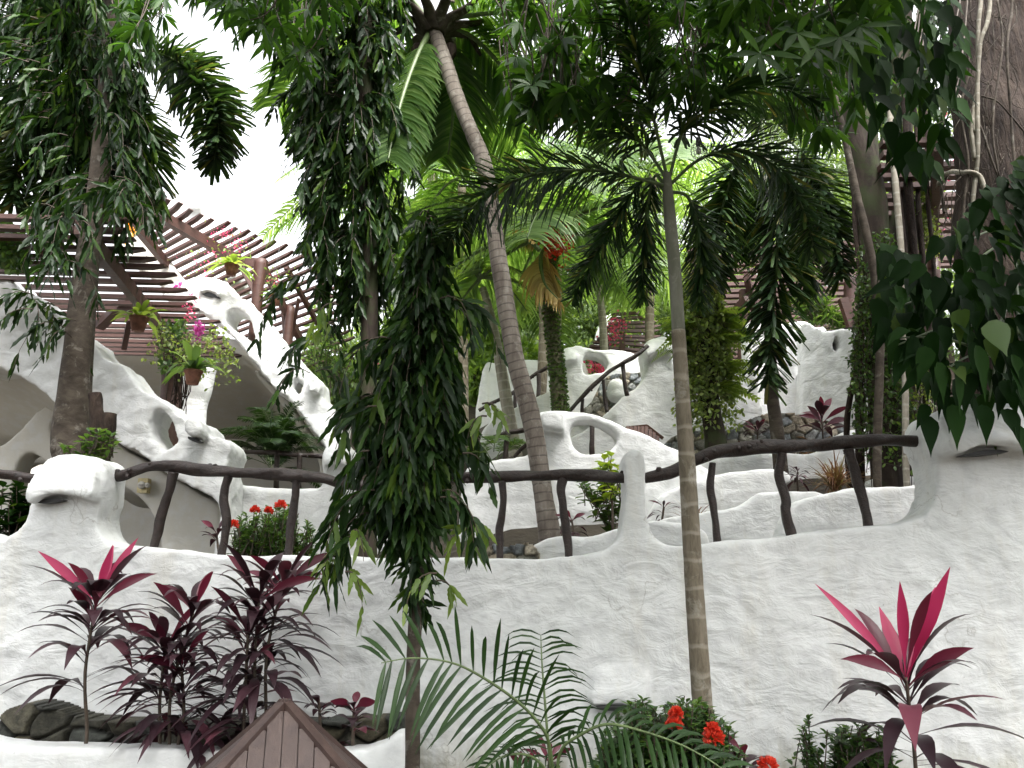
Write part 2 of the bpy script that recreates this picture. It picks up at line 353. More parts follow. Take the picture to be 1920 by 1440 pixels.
def finish(name, bm, mat, parent, voxel, smooth, disp, disp2=.0):
    bmesh.ops.recalc_face_normals(bm, faces=bm.faces)
    me = bpy.data.meshes.new(name); bm.to_mesh(me); bm.free()
    o = link(name, me, mat, parent)
    r = o.modifiers.new('r', 'REMESH'); r.mode = 'VOXEL'; r.voxel_size = voxel; r.use_smooth_shade = True
    if smooth: s = o.modifiers.new('s', 'SMOOTH'); s.factor = .5; s.iterations = smooth
    for tx, st in ((CLOUD, disp), (CLOUD2, disp2)):
        if st: d = o.modifiers.new('d', 'DISPLACE'); d.texture = tx; d.strength = st; d.mid_level = .5
    dg = bpy.context.evaluated_depsgraph_get(); me2 = bpy.data.meshes.new_from_object(o.evaluated_get(dg))
    o.modifiers.clear(); o.data = me2; me2.name = name
    if not me2.materials: me2.materials.append(mat)
    return o
def slab(name, mat, pts, pl, thick, holes=(), hoods=(), blobs=(), voxel=.035, smooth=6, disp=.05, disp2=.012, parent=None, cm=4, noclose=0):
    """pts: outline in photo pixels laid on the vertical plane pl; hoods: (outline, depth) wedge bulges; blobs: (px,py,forward,rx,ry,rz)"""
    bm = bmesh.new(); off = (0, thick, 0)
    def loop(P): return [onp(x, y, pl) for x, y in catmull(P, cm, True)]
    prism(bm, loop(pts), off, [loop(h) for h in holes])
    for H in hoods:
        P = H[0]; out = H[1]; full = len(H) > 2 and H[2]
        Q = catmull(P, 3, True); ys = [q[1] for q in Q]; y0, y1 = min(ys), max(ys)
        base = [onp(x, y, pl)+np.array([0, .06, 0]) for x, y in Q]
        front = [onp(x, y, pl)-np.array([0, out*(1 if full else min(1, .25+1.1*(y-y0)/(y1-y0))), 0]) for x, y in Q]
        n = len(Q); fv = [bm.verts.new(p) for p in front]; bv = [bm.verts.new(p) for p in base]
        for t in tessellate_polygon([[Vector((p[0], p[2], 0)) for p in front]]):
            bm.faces.new([fv[i] for i in t]); bm.faces.new([bv[i] for i in reversed(t)])
        for i in range(n): bm.faces.new([fv[i], fv[(i+1) % n], bv[(i+1) % n], bv[i]])
    for px, py, fw, rx, ry, rz in blobs:
        c = onp(px, py, pl); c[1] -= fw; ellipsoid(bm, c, (rx, ry, rz))
    return finish(name, bm, mat, parent, voxel, smooth, disp, disp2)
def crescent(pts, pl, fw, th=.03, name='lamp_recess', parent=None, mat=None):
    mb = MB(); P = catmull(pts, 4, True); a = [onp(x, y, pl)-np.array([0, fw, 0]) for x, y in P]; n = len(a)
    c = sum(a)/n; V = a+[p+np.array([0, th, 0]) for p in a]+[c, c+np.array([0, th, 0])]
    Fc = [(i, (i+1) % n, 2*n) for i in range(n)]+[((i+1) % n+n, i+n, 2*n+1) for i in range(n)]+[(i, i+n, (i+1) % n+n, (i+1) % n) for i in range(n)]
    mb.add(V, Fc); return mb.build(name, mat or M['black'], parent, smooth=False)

# ground -------------------------------------------------------------------------------
gx = np.linspace(-60, 60, 121); gy = np.concatenate([np.linspace(-12, 4.9, 12), np.linspace(5.0, 7.5, 60), np.linspace(7.6, 16.6, 60), np.linspace(17, 110, 50)])
GX, GY = np.meshgrid(gx, gy); GZ = terrain(GX, GY)+np.where(GY > 17, .5*np.sin(GX*.35)*np.sin(GY*.4), 0)
gv = np.stack([GX, GY, GZ], -1).reshape(-1, 3); nx = len(gx)
me = bpy.data.meshes.new('ground'); me.from_pydata(gv.tolist(), [], [(j*nx+i, j*nx+i+1, (j+1)*nx+i+1, (j+1)*nx+i) for j in range(len(gy)-1) for i in range(nx-1)])
tag(link('ground', me, M['ground']), 'brown earth ground rising in terraces up the hillside', None, None, 'structure')

# ------------------------------------------------------------------ stone panels
def inside(poly, X, Z):
    c = np.zeros(X.shape, bool); n = len(poly)
    for i in range(n):
        x1, z1 = poly[i]; x2, z2 = poly[(i+1) % n]
        if abs(z2-z1) < 1e-9: continue
        c ^= ((z1 > Z) != (z2 > Z)) & (X < (x2-x1)*(Z-z1)/(z2-z1)+x1)
    return c
def stone_panel(name, pts, pl, cell, step, bulge, thick, pal, parent=None, mortar=(.16, .145, .115), asp=1.35):
    P = [onp(x, y, pl) for x, y in catmull(pts, 3, True)]; poly = [(p[0], p[2]) for p in P]
    x0, x1 = min(p[0] for p in poly), max(p[0] for p in poly); z0, z1 = min(p[1] for p in poly), max(p[1] for p in poly)
    xs = np.arange(x0, x1+step, step); zs = np.arange(z0, z1+step, step); X, Z = np.meshgrid(xs, zs)
    cx = np.arange(x0-cell, x1+cell*2, cell*asp); cz = np.arange(z0-cell, z1+cell*2, cell/asp*1.25)
    SX, SZ = np.meshgrid(cx, cz); SX = SX+(np.arange(len(cz)) % 2)[:, None]*cell*.6+U(-.36, .36, SX.shape)*cell*asp; SZ = SZ+U(-.36, .36, SZ.shape)*cell/asp
    s = np.stack([SX.ravel(), SZ.ravel()], 1); wx = X+.18*cell*np.sin(Z*9/cell*.3+X*4); wz = Z+.12*cell*np.sin(X*7/cell*.3)
    d = np.sqrt(((wx.ravel()[:, None]-s[None, :, 0])/asp)**2+(wz.ravel()[:, None]-s[None, :, 1])**2)
    o = np.argpartition(d, 1, axis=1)[:, :2]; da = np.take_along_axis(d, o, 1); sw = da[:, 0] > da[:, 1]
    f1 = np.where(sw, da[:, 1], da[:, 0]); f2 = np.where(sw, da[:, 0], da[:, 1]); idx = np.where(sw, o[:, 1], o[:, 0])
    e = np.clip((f2-f1-.05*cell)/(cell*.2), 0, 1); e = np.sqrt(1-(1-e)**2)
    out = e*bulge*(.55+.6*U(0, 1, len(s))[idx]); tilt = U(-.25, .25, (len(s), 2))
    out = out+e*((wx.ravel()-s[idx, 0])*tilt[idx, 0]+(wz.ravel()-s[idx, 1])*tilt[idx, 1])
    Yp = (pl[0]+pl[1]*X).ravel()-out; V = np.stack([X.ravel(), Yp, Z.ravel()], 1)
    pal = np.array(pal); col = pal[RNG.integers(0, len(pal), len(s))]*U(.75, 1.25, (len(s), 1)); C = col[idx]*np.clip(e*2.2, 0, 1)[:, None]+np.array(mortar)*(1-np.clip(e*2.2, 0, 1))[:, None]
    ins = inside(poly, X, Z); nx = len(xs); nz = len(zs); keep = ins[:-1, :-1] & ins[:-1, 1:] & ins[1:, 1:] & ins[1:, :-1]
    jj, ii = np.nonzero(keep); a = jj*nx+ii; Fq = np.stack([a, a+1, a+nx+1, a+nx], 1)
    used = np.unique(Fq); mp = -np.ones(nx*nz, int); mp[used] = np.arange(len(used)); V = V[used]; C = C[used]; Fq = mp[Fq]
    n0 = len(V); Vb = V.copy(); Vb[:, 1] = pl[0]+pl[1]*Vb[:, 0]+thick
    ed = {}
    for f in Fq.tolist():
        for k in range(4):
            p, q = f[k], f[(k+1) % 4]; key = (min(p, q), max(p, q)); ed[key] = None if key in ed else (p, q)
    sk = [(q, p, p+n0, q+n0) for v in ed.values() if v for p, q in [v]]
    me = bpy.data.meshes.new(name); me.from_pydata(np.concatenate([V, Vb]).tolist(), [], Fq.tolist()+sk)
    me.polygons.foreach_set('use_smooth', [True]*len(me.polygons))
    at_ = me.color_attributes.new('stone', 'FLOAT_COLOR', 'POINT'); cc = np.concatenate([C, C*.8]); at_.data.foreach_set('color', np.concatenate([cc, np.ones((len(cc), 1))], 1).ravel().astype(np.float32))
    return link(name, me, M['stone'], parent)
PAL_DARK = [(.06, .057, .04), (.09, .082, .055), (.045, .045, .036), (.10, .088, .055), (.062, .066, .055)]
PAL_LIGHT = [(.30, .31, .30), (.36, .31, .23), (.22, .24, .25), (.40, .35, .27), (.28, .27, .23)]

# ------------------------------------------------------------------ walls and houses
MW = (5.9, -.10)
def on_main(px, py, dy=.17):
    p = onp(px, py, (MW[0]+dy, MW[1])); return p
root = empty('garden_wall', (0, 5.9, 0), 'long white rough plaster wall across the front with two hooded piers and a slim post', 'wall')
slab('wall_body', M['plaster_main'], [(-80, 1018), (0, 1012), (30, 1000), (47, 975), (56, 940), (66, 905), (77, 870), (90, 857), (135, 853), (180, 858), (196, 872), (199, 900), (190, 945), (181, 975), (188, 1002),
    (215, 1022), (270, 1027), (350, 1034), (430, 1041), (560, 1042), (700, 1045), (820, 1048), (900, 1046), (1000, 1045), (1080, 1041), (1130, 1032), (1158, 1015), (1170, 990), (1174, 930), (1172, 870), (1176, 848), (1190, 842),
    (1204, 847), (1211, 865), (1213, 930), (1217, 980), (1232, 1010), (1262, 1023), (1310, 1021), (1400, 1012), (1480, 1003), (1560, 994), (1640, 986), (1700, 979), (1735, 962), (1753, 935), (1758, 900), (1754, 865), (1742, 835),
    (1739, 800), (1752, 775), (1790, 758), (1860, 752), (1960, 760), (2080, 780), (2100, 1000), (2100, 1700), (1500, 1720), (960, 1720), (400, 1720), (-100, 1700), (-100, 1300)], MW, .36,
    hoods=[([(80, 880), (130, 868), (186, 882), (190, 938), (160, 934), (130, 930), (98, 936), (74, 948), (70, 930)], .17),
           ([(1745, 790), (1790, 768), (1870, 765), (1980, 775), (1990, 850), (1940, 850), (1880, 845), (1840, 842), (1800, 848), (1768, 862), (1748, 845)], .24),
           ([(1115, 1262), (1150, 1250), (1200, 1252), (1212, 1275), (1206, 1318), (1160, 1320), (1105, 1318)], .06)],
    voxel=.022, smooth=3, disp=.045, disp2=.02, parent=root, cm=4)
crescent([(80, 943), (95, 938), (112, 937), (128, 939), (112, 943), (92, 946)], MW, .09, .1, parent=root)
crescent([(1788, 858), (1820, 850), (1850, 848), (1872, 852), (1850, 855), (1820, 858)], MW, .12, .1, parent=root)
crescent([(1118, 1322), (1150, 1321), (1186, 1322), (1180, 1326), (1150, 1328), (1125, 1326)], MW, .12, .1, parent=root)

pw = empty('planter', (-2.5, 5.3, 0), 'low cream plaster planter edge in front of the dark rubble stone at lower left', 'planter')
slab('planter_rim', M['plaster_fine'], [(-90, 1394), (0, 1396), (60, 1401), (140, 1402), (260, 1403), (380, 1410), (480, 1412), (600, 1412), (680, 1405), (725, 1392), (742, 1377), (757, 1378), (760, 1400), (758, 1600), (400, 1620), (-90, 1600)], (5.1, -.08), .22, voxel=.022, disp=.03, parent=pw)
mb = MB(); a_ = at(-90, 1402, 5.3); b_ = at(745, 1404, 5.3); mb.bar((a_[0], 5.62, a_[2]-.10), (b_[0]-.05, 5.5, b_[2]-.12), .5, .04); mb.build('soil', M['soil'], pw, False)
tag(stone_panel('stone_base_wall', [(-20, 1405), (2, 1350), (20, 1328), (60, 1317), (105, 1325), (150, 1342), (220, 1350), (330, 1352), (450, 1352), (600, 1350), (700, 1346), (756, 1343), (762, 1375), (750, 1410), (600, 1440), (300, 1440), (0, 1440)], (5.72, -.09), .19, .010, .07, .3, PAL_DARK, mortar=(.035, .032, .025)), 'dark rubble stone strip at the foot of the white wall behind the left planter', 'stone wall')
tag(stone_panel('stone_base_wall', [(893, 1060), (905, 1026), (930, 1020), (950, 1024), (975, 1018), (1000, 1020), (1015, 1045), (1000, 1070)], (6.75, 0), .10, .012, .05, .2, PAL_LIGHT), 'small patch of fieldstone just above the front wall beside the coconut trunk', 'stone wall')

# building with the near swooping spine
A = empty('house', (-4.5, 9.0, 1.55), 'white sculpted house at left whose near spine swoops down to a nose and chin shape', 'house', 'sculpted white houses')
slab('wall', M['plaster'], [(-80, 430), (-30, 462), (0, 492), (14, 515), (34, 540), (70, 556), (105, 583), (140, 615), (170, 637), (182, 655), (200, 675), (228, 682), (244, 703), (268, 733), (307, 750), (333, 775), (350, 788), (368, 790), (390, 800), (394, 822), (410, 819),
    (430, 832), (433, 850), (424, 878), (427, 905), (430, 960), (432, 1020), (434, 1090), (408, 1090), (406, 1000), (406, 944), (375, 922), (332, 897), (287, 869), (262, 852), (237, 840), (217, 828), (205, 812), (160, 790), (105, 757), (65, 722), (30, 702), (0, 688), (-80, 670)],
    (9.0, 0), .55, holes=[[(283, 782), (291, 770), (302, 768), (314, 782), (326, 805), (334, 825), (326, 840), (311, 846), (296, 834), (284, 815), (281, 798)]],
    hoods=[([(363, 793), (377, 790), (391, 800), (392, 822), (382, 826), (363, 821)], .26, True)], voxel=.03, smooth=3, disp=.06, disp2=.045, parent=A)
crescent([(364, 823), (375, 827), (386, 831), (380, 833), (370, 831), (363, 827)], (9.0, 0), .16, .1, parent=A)
def sheet(name, P, Q, th, mat, parent):
    P = catmull(P, 4); Q = catmull(Q, 4); n = len(P); m = 6; V = []
    for lay in (0, th):
        for j in range(m+1):
            t = j/m
            for i in range(n):
                p = P[i]*(1-t)+Q[i]*t; V.append((p[0], p[1], p[2]+lay-.25*math.sin(math.pi*t)*0+.12*math.sin(math.pi*t)))
    w = n*(m+1); Fc = []
    for j in range(m):
        for i in range(n-1):
            a = j*n+i; Fc += [(a, a+n, a+n+1, a+1), (a+w, a+1+w, a+n+1+w, a+n+w)]
    for i in range(n-1):
        Fc += [(i, i+1, i+1+w, i+w), (m*n+i+1, m*n+i, m*n+i+w, m*n+i+1+w)]
    for j in range(m):
        a = j*n; b = j*n+n-1; Fc += [(a+n, a, a+w, a+n+w), (b, b+n, b+n+w, b+w)]
    mb = MB(); mb.add(V, Fc); return mb.build(name, mat, parent)
E = [(-160, 655), (-80, 668), (0, 684), (40, 702), (75, 724), (110, 754), (160, 786), (205, 808), (240, 836), (287, 864), (332, 892), (375, 917), (410, 940)]
Pf = [at(x, y, 9.3) for x, y in E]; Pb = [np.array([p[0]*1.0-.2, 11.3, max(p[2]-.85, 2.6)]) for p in Pf]
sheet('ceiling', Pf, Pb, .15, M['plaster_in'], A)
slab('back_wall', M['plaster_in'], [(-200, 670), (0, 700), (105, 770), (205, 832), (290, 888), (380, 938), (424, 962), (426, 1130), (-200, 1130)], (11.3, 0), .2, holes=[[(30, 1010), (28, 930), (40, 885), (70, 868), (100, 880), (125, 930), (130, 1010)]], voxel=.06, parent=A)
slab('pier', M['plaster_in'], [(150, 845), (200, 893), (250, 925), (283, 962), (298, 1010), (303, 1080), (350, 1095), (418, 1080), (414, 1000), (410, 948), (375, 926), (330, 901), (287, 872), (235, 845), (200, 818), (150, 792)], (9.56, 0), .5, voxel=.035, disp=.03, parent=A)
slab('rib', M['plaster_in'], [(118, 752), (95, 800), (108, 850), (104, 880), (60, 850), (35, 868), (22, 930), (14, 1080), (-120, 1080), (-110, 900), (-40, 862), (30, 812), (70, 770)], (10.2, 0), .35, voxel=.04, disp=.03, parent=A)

# building with the far spine
B = empty('house', (-3.8, 12.0, 3.0), 'white sculpted house further back whose spine has an eye slit above an oval hole', 'house', 'sculpted white houses')
slab('wall', M['plaster'], [(300, 545), (318, 530), (335, 525), (352, 521), (383, 518), (413, 524), (429, 534), (438, 551), (452, 558), (467, 566), (481, 582), (498, 598), (519, 625), (544, 656), (567, 684), (592, 705), (604, 718), (605, 742), (617, 763), (633, 767), (645, 780),
    (642, 830), (644, 880), (646, 980), (624, 985), (626, 900), (622, 862), (608, 836), (588, 812), (567, 783), (541, 748), (514, 728), (493, 701), (467, 668), (444, 640), (421, 615), (397, 598), (370, 580), (340, 566), (310, 560)],
    (12.0, 0), .6, holes=[[(427, 585), (434, 579), (448, 581), (463, 593), (473, 612), (477, 634), (471, 644), (456, 630), (434, 614), (423, 602)], [(549, 712), (557, 709), (566, 722), (565, 738), (556, 740), (548, 728)]],
    hoods=[([(378, 540), (395, 533), (413, 540), (417, 560), (405, 553), (390, 549), (378, 552)], .12), ([(583, 716), (596, 712), (605, 722), (605, 741), (594, 742), (584, 737)], .2, True)], voxel=.04, smooth=2, disp=.06, disp2=.05, parent=B)
crescent([(380, 551), (393, 549), (408, 555), (414, 561), (400, 558), (385, 555)], (12.0, 0), .03, .1, parent=B)
E2 = [(180, 656), (260, 655), (340, 657), (400, 660), (455, 664), (492, 700), (540, 750), (567, 786), (590, 818), (612, 842), (628, 880), (632, 960), (632, 1010)]
Pf = [at(x, y, 12.3) for x, y in E2]; Pb = [np.array([p[0], 15.5, min(p[2], max(p[2]-1.0, 3.9))]) for p in Pf]
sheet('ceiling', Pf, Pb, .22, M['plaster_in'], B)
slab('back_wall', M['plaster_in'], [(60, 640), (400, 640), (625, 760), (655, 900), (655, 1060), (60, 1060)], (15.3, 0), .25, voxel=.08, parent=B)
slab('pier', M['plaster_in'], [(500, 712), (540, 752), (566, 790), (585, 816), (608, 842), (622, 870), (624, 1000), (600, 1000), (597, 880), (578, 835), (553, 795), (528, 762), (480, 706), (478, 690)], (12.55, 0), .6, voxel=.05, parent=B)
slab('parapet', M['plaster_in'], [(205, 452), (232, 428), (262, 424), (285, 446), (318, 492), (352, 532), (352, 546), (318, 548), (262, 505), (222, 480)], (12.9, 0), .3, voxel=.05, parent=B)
mb = MB(); mb.tube([at(364, 695, 11.7), at(362, 730, 11.7), at(358, 770, 11.7), at(355, 900, 11.7)], [.32, .28, .22, .22], 20, 6, knob=.04); mb.build('column', M['plaster'], B)
slab('garden_wall', M['plaster'], [(425, 900), (450, 910), (520, 914), (580, 914), (602, 908), (604, 855), (608, 838), (630, 833), (655, 838), (668, 855), (668, 905), (690, 925), (740, 935), (800, 960), (900, 965), (940, 985), (960, 1120), (700, 1130), (415, 1130)], (9.7, 0), .3,
     hoods=[([(610, 850), (630, 842), (650, 848), (652, 876), (632, 870), (611, 878)], .14)], voxel=.035, disp=.04, parent=None).name = 'garden_wall'
tag(bpy.data.objects['garden_wall.001'] if 'garden_wall.001' in bpy.data.objects else COL.objects[-1], 'low white wall with a hooded post behind the left part of the log rail', 'wall', 'low white garden walls')
# white turret against the sky
tag(slab('turret', M['plaster'], [(300, 430), (305, 380), (318, 345), (340, 330), (368, 336), (385, 360), (400, 400), (412, 440), (440, 520), (300, 520)], (17.5, 0), 1.2, hoods=[([(355, 385), (372, 378), (385, 392), (372, 400), (356, 397)], .2)], voxel=.07, smooth=6, parent=None), 'pale rounded plaster chimney top against the sky above the slatted roofs', 'chimney')

# central stair walls
def wall_thing(label, *a, **k):
    o = slab('garden_wall', M['plaster'], *a, **k); return tag(o, label, 'wall', 'low white garden walls')
wall_thing('white arched wall with a wide oval opening and square block beside the leaning coconut trunk',
    [(872, 884), (900, 869), (921, 863), (955, 859), (985, 854), (997, 842), (1002, 805), (1008, 778), (1020, 770), (1045, 768), (1070, 770), (1098, 773), (1121, 776), (1137, 783), (1160, 796), (1181, 806), (1212, 816), (1254, 836), (1281, 848), (1308, 866), (1335, 890), (1350, 960), (1350, 1110), (1100, 1120), (860, 1120), (862, 960)],
    (8.2, 0), .32, holes=[[(1077, 792), (1090, 789), (1106, 790), (1127, 796), (1147, 806), (1158, 820), (1154, 833), (1144, 843), (1128, 848), (1100, 850), (1082, 846), (1072, 834), (1067, 819), (1069, 802)]],
    hoods=[([(1015, 781), (1033, 778), (1052, 780), (1054, 800), (1053, 814), (1035, 811), (1017, 809)], .2, True)], voxel=.026, smooth=5, disp=.05, disp2=.02)
wall_thing('tall white stair wall with a squarish window hole above the fieldstone panel',
    [(900, 830), (918, 792), (931, 776), (952, 767), (973, 760), (988, 751), (1004, 743), (1029, 731), (1040, 705), (1042, 678), (1048, 660), (1058, 653), (1081, 648), (1100, 650), (1119, 655), (1150, 653), (1177, 658), (1200, 667), (1222, 678), (1250, 700), (1252, 900), (1250, 1010), (900, 1010)],
    (11.2, 0), .45, holes=[[(1095, 666), (1108, 661), (1127, 666), (1139, 677), (1138, 692), (1127, 699), (1110, 700), (1096, 703), (1092, 688)]],
    hoods=[([(1052, 664), (1066, 660), (1080, 664), (1081, 678), (1067, 680), (1054, 684)], .14)], voxel=.035, smooth=5, disp=.05, disp2=.02)
tag(stone_panel('stone_wall', [(1088, 775), (1094, 766), (1108, 754), (1119, 733), (1130, 712), (1146, 703), (1171, 699), (1196, 699), (1216, 703), (1220, 730), (1190, 760), (1150, 785), (1129, 792), (1100, 790)], (11.1, 0), .11, .014, .035, .2, PAL_LIGHT), 'blue and tan fieldstone panel behind the stair handrail', 'stone wall')
mb_ = bmesh.new(); c_ = at(1156, 730, 10.95); ellipsoid(mb_, c_, (.135, .17, .15)); ellipsoid(mb_, c_+np.array([0, 0, -.08]), (.135, .17, .12))
lh = finish('wall_lamp_hood', mb_, M['plaster'], None, .02, 3, .02); tag(lh, 'rounded white plaster hood sticking out of the fieldstone panel', 'lamp hood')
wall_thing('white stair wall climbing diagonally to a hooded pier beside the slim ringed palm',
    [(1000, 862), (1035, 838), (1071, 819), (1108, 798), (1133, 777), (1150, 762), (1177, 738), (1200, 719), (1211, 702), (1210, 677), (1207, 656), (1210, 642), (1221, 634), (1240, 630), (1256, 634), (1263, 648), (1262, 672), (1268, 692), (1282, 706), (1300, 713), (1330, 713), (1370, 692), (1385, 684), (1405, 680), (1420, 700), (1425, 1010), (1010, 1010)],
    (10.3, 0), .5, hoods=[([(1210, 648), (1235, 638), (1262, 650), (1262, 668), (1240, 662), (1222, 666), (1211, 676)], .16)], voxel=.032, smooth=5, disp=.06, disp2=.02)
wall_thing('tall white wall with bumpy top behind the hanging palm frond',
    [(1403, 760), (1402, 640), (1404, 604), (1417, 599), (1450, 606), (1482, 604), (1507, 600), (1530, 612), (1560, 650), (1575, 1010), (1300, 1010), (1300, 800), (1360, 720), (1390, 705)], (10.9, 0), .4, voxel=.035, disp=.05, disp2=.02)
fw = slab('garden_wall', M['plaster'], [(1507, 1010), (1508, 700), (1506, 612), (1512, 601), (1522, 607), (1537, 614), (1557, 618), (1582, 614), (1610, 619), (1660, 635), (1680, 640), (1680, 1010)], (16.6, -1.5), .35,
    holes=[[(1563, 635), (1576, 632), (1577, 645), (1575, 656), (1563, 655)]], hoods=[([(1540, 628), (1552, 622), (1562, 630), (1562, 650), (1550, 655), (1541, 645)], .06)], voxel=.03, disp=.04, disp2=.02)
tag(fw, 'angled white wall with one small square window beside the vine covered fig tree', 'wall', 'low white garden walls')
mb = MB(); a_ = onp(1570, 644, (16.9, -1.5)); mb.bar(a_+np.array([-.2, .12, 0]), a_+np.array([.2, -.1, 0]), .02, .4); mb.build('window_pane', M['black'], fw, False)
tag(stone_panel('stone_base_wall', [(1236, 850), (1250, 828), (1270, 814), (1300, 808), (1350, 808), (1385, 800), (1405, 786), (1432, 776), (1465, 774), (1500, 777), (1535, 787), (1570, 792), (1600, 810), (1600, 880), (1240, 880)], (9.75, 0), .12, .014, .04, .3, PAL_LIGHT), 'low curved fieldstone bed wall below the tall white walls at right', 'stone wall')
wall_thing('white ledge rising to the right under the fieldstone bed', [(1290, 880), (1310, 868), (1340, 857), (1400, 852), (1460, 848), (1530, 847), (1555, 835), (1575, 815), (1600, 806), (1640, 800), (1680, 800), (1690, 1000), (1290, 1000)], (8.9, 0), .3, voxel=.035, disp=.05)
wall_thing('rounded white bench wall behind the slim ringed palm trunk', [(1212, 985), (1228, 948), (1250, 924), (1290, 905), (1340, 890), (1400, 882), (1455, 877), (1482, 884), (1488, 905), (1470, 925), (1475, 1060), (1212, 1060)], (8.0, 0), .3, voxel=.03, disp=.05)
wall_thing('low white wall with a small knob and step behind the right rail posts', [(1210, 1010), (1228, 980), (1270, 966), (1330, 958), (1385, 950), (1408, 938), (1425, 925), (1440, 924), (1470, 920), (1515, 919), (1540, 925), (1560, 950), (1560, 1080), (1210, 1080)], (7.15, 0), .25, voxel=.026, disp=.05)
wall_thing('long smooth white bench wall running into the right hooded pier', [(1462, 1010), (1482, 955), (1500, 938), (1530, 928), (1570, 920), (1610, 913), (1690, 911), (1800, 913), (1810, 1080), (1462, 1090)], (6.75, 0), .25, voxel=.026, disp=.05)
wall_thing('white planter edge in front of the hanging fig roots', [(1555, 985), (1590, 935), (1625, 906), (1660, 893), (1700, 893), (1810, 897), (1810, 1010), (1550, 1010)], (7.8, 0), .3, voxel=.03, disp=.05)
wall_thing('wavy white planter edge just above the front wall left of the slim post', [(950, 1060), (978, 1035), (1000, 1022), (1038, 1006), (1070, 1005), (1107, 1007), (1133, 998), (1173, 984), (1220, 975), (1273, 979), (1310, 990), (1330, 1010), (1330, 1120), (950, 1120)], (6.75, 0), .2, voxel=.026, disp=.04)
wall_thing('sunlit white wall far behind the coconut trunk', [(905, 690), (930, 678), (965, 672), (1045, 675), (1100, 680), (1100, 830), (905, 830)], (14.0, 0), .3, voxel=.06, disp=.05)
wall_thing('pale white wall far beyond at the middle of the left house', [(640, 905), (700, 890), (760, 880), (850, 880), (900, 890), (930, 900), (930, 1010), (640, 1010)], (11.5, 0), .3, voxel=.06, disp=.05)
# hatch
h = empty('hatch', at(1210, 825, 9.95), 'small red brown boarded hatch roof below the diagonal stair wall', 'hatch')
P4 = [at(1176, 806, 9.9), at(1183, 801, 10.0), at(1213, 799, 10.0), at(1241, 822, 9.8), at(1240, 850, 9.8), at(1176, 850, 9.8)]
mb = MB(); n_ = 9
for i in range(n_):
    x0_ = 1177+i*7; top_ = 801 if x0_ < 1212 else 801+(x0_-1212)*.75
    mb.bar(at(x0_, top_, 9.92), at(x0_-2, top_+44, 9.55), .042, .03, up=(0, 1, .2))
mb.build('boards', M['hatch'], h, False)
mb = MB(); mb.bar(at(1174, 803, 9.96), at(1213, 799, 9.96), .05, .04); mb.bar(at(1213, 799, 9.96), at(1243, 822, 9.9), .05, .04); mb.build('trim', M['hatch'], h, False)
# electrical box
e = empty('junction_box', at(272, 912, 9.5), 'yellowed square electric box with round meter faces on the shaded arch', 'box')
mb = MB(); c_ = at(273, 911, 9.47); mb.bar(c_+np.array([-.075, 0, 0]), c_+np.array([.04, 0, 0]), .10, .17); mb.build('case', M['box'], e, False)
for dx_, r_ in ((-.015, .045), (.055, .03)):
    mb = MB(); mb.tube([c_+np.array([dx_, -.05, -.0]), c_+np.array([dx_, -.085, -.0])], r_, 20, 1); mb.build('meter_face', M['plaster_in'], e)
    mb = MB(); mb.tube([c_+np.array([dx_-r_*.6, -.09, 0]), c_+np.array([dx_+r_*.6, -.09, 0])], .004, 6, 1); mb.build('dial', M['black'], e)

# ------------------------------------------------------------------ log rails
def rail(label, segs, posts, group='rustic log railings'):
    base = segs[0][0][0]; r = empty('log_railing', base, label, 'railing', group)
    for P, rad in segs:
        rad = [r_*.88 for r_ in rad]; mb = MB(); mb.tube(P, rad, 14, 12, knob=.24, freq=2.9, wob=.016)
        Q = catmull(P, 6); r0 = float(np.mean(rad))
        for _ in range(2+len(Q)//9):
            c = Q[random.randrange(2, len(Q)-2)]; a = U(0, 6.28); o = np.array([U(-.3, .3), -abs(math.cos(a)), math.sin(a)]); o = nrm(o)
            mb.tube([c+o*r0*.5, c+o*r0*1.0, c+o*r0*U(1.15, 1.45)], [r0*.55, r0*.42, r0*.3], 8, 3, knob=.2, freq=20)
        mb.build('handrail', M['rail'], r)
    for P, rad in posts:
        mb = MB(); mb.tube(P, rad, 10, 8, knob=.2, freq=5, wob=.01); mb.build('post', M['rail'], r)
    return r
def om(L, dy=.17): return [on_main(x, y, dy) for x, y in L]
pp = lambda px: px*ray(960, 900)[2]*6/F
rail('dark knobbly log railing at far left edge running into the hooded pier', [(om([(-60, 900), (-20, 892), (20, 893), (60, 896), (85, 893)]), [pp(13), pp(12), pp(10), pp(10)])], [(om([(-30, 900), (-35, 1030)]), pp(8))])
rail('dark knobbly log railing between the left hooded pier and the slim white post', [
    (om([(192, 890), (225, 891), (262, 882), (300, 877), (360, 882), (430, 883), (500, 886), (550, 893), (600, 898), (650, 908), (720, 910)]), [pp(11), pp(12), pp(12), pp(14), pp(12), pp(13), pp(13), pp(12), pp(11)]),
    (om([(700, 912), (780, 905), (860, 900), (905, 898), (960, 892), (1030, 888), (1090, 890), (1140, 896), (1182, 895)]), [pp(9), pp(10), pp(12), pp(12), pp(12), pp(12), pp(12)])],
    [(om([(326, 886), (318, 920), (302, 970), (286, 1035)]), [pp(9.5), pp(9)]), (om([(428, 892), (420, 930), (424, 980), (415, 1045)]), [pp(9), pp(8)]), (om([(556, 900), (552, 950), (543, 1000), (541, 1050)]), [pp(8), pp(8)]),
     (om([(942, 902), (944, 950), (938, 1000), (937, 1055)]), [pp(7), pp(7)]), (om([(1056, 896), (1052, 920), (1058, 960), (1064, 1000), (1067, 1055)]), [pp(9), pp(8), pp(8)])])
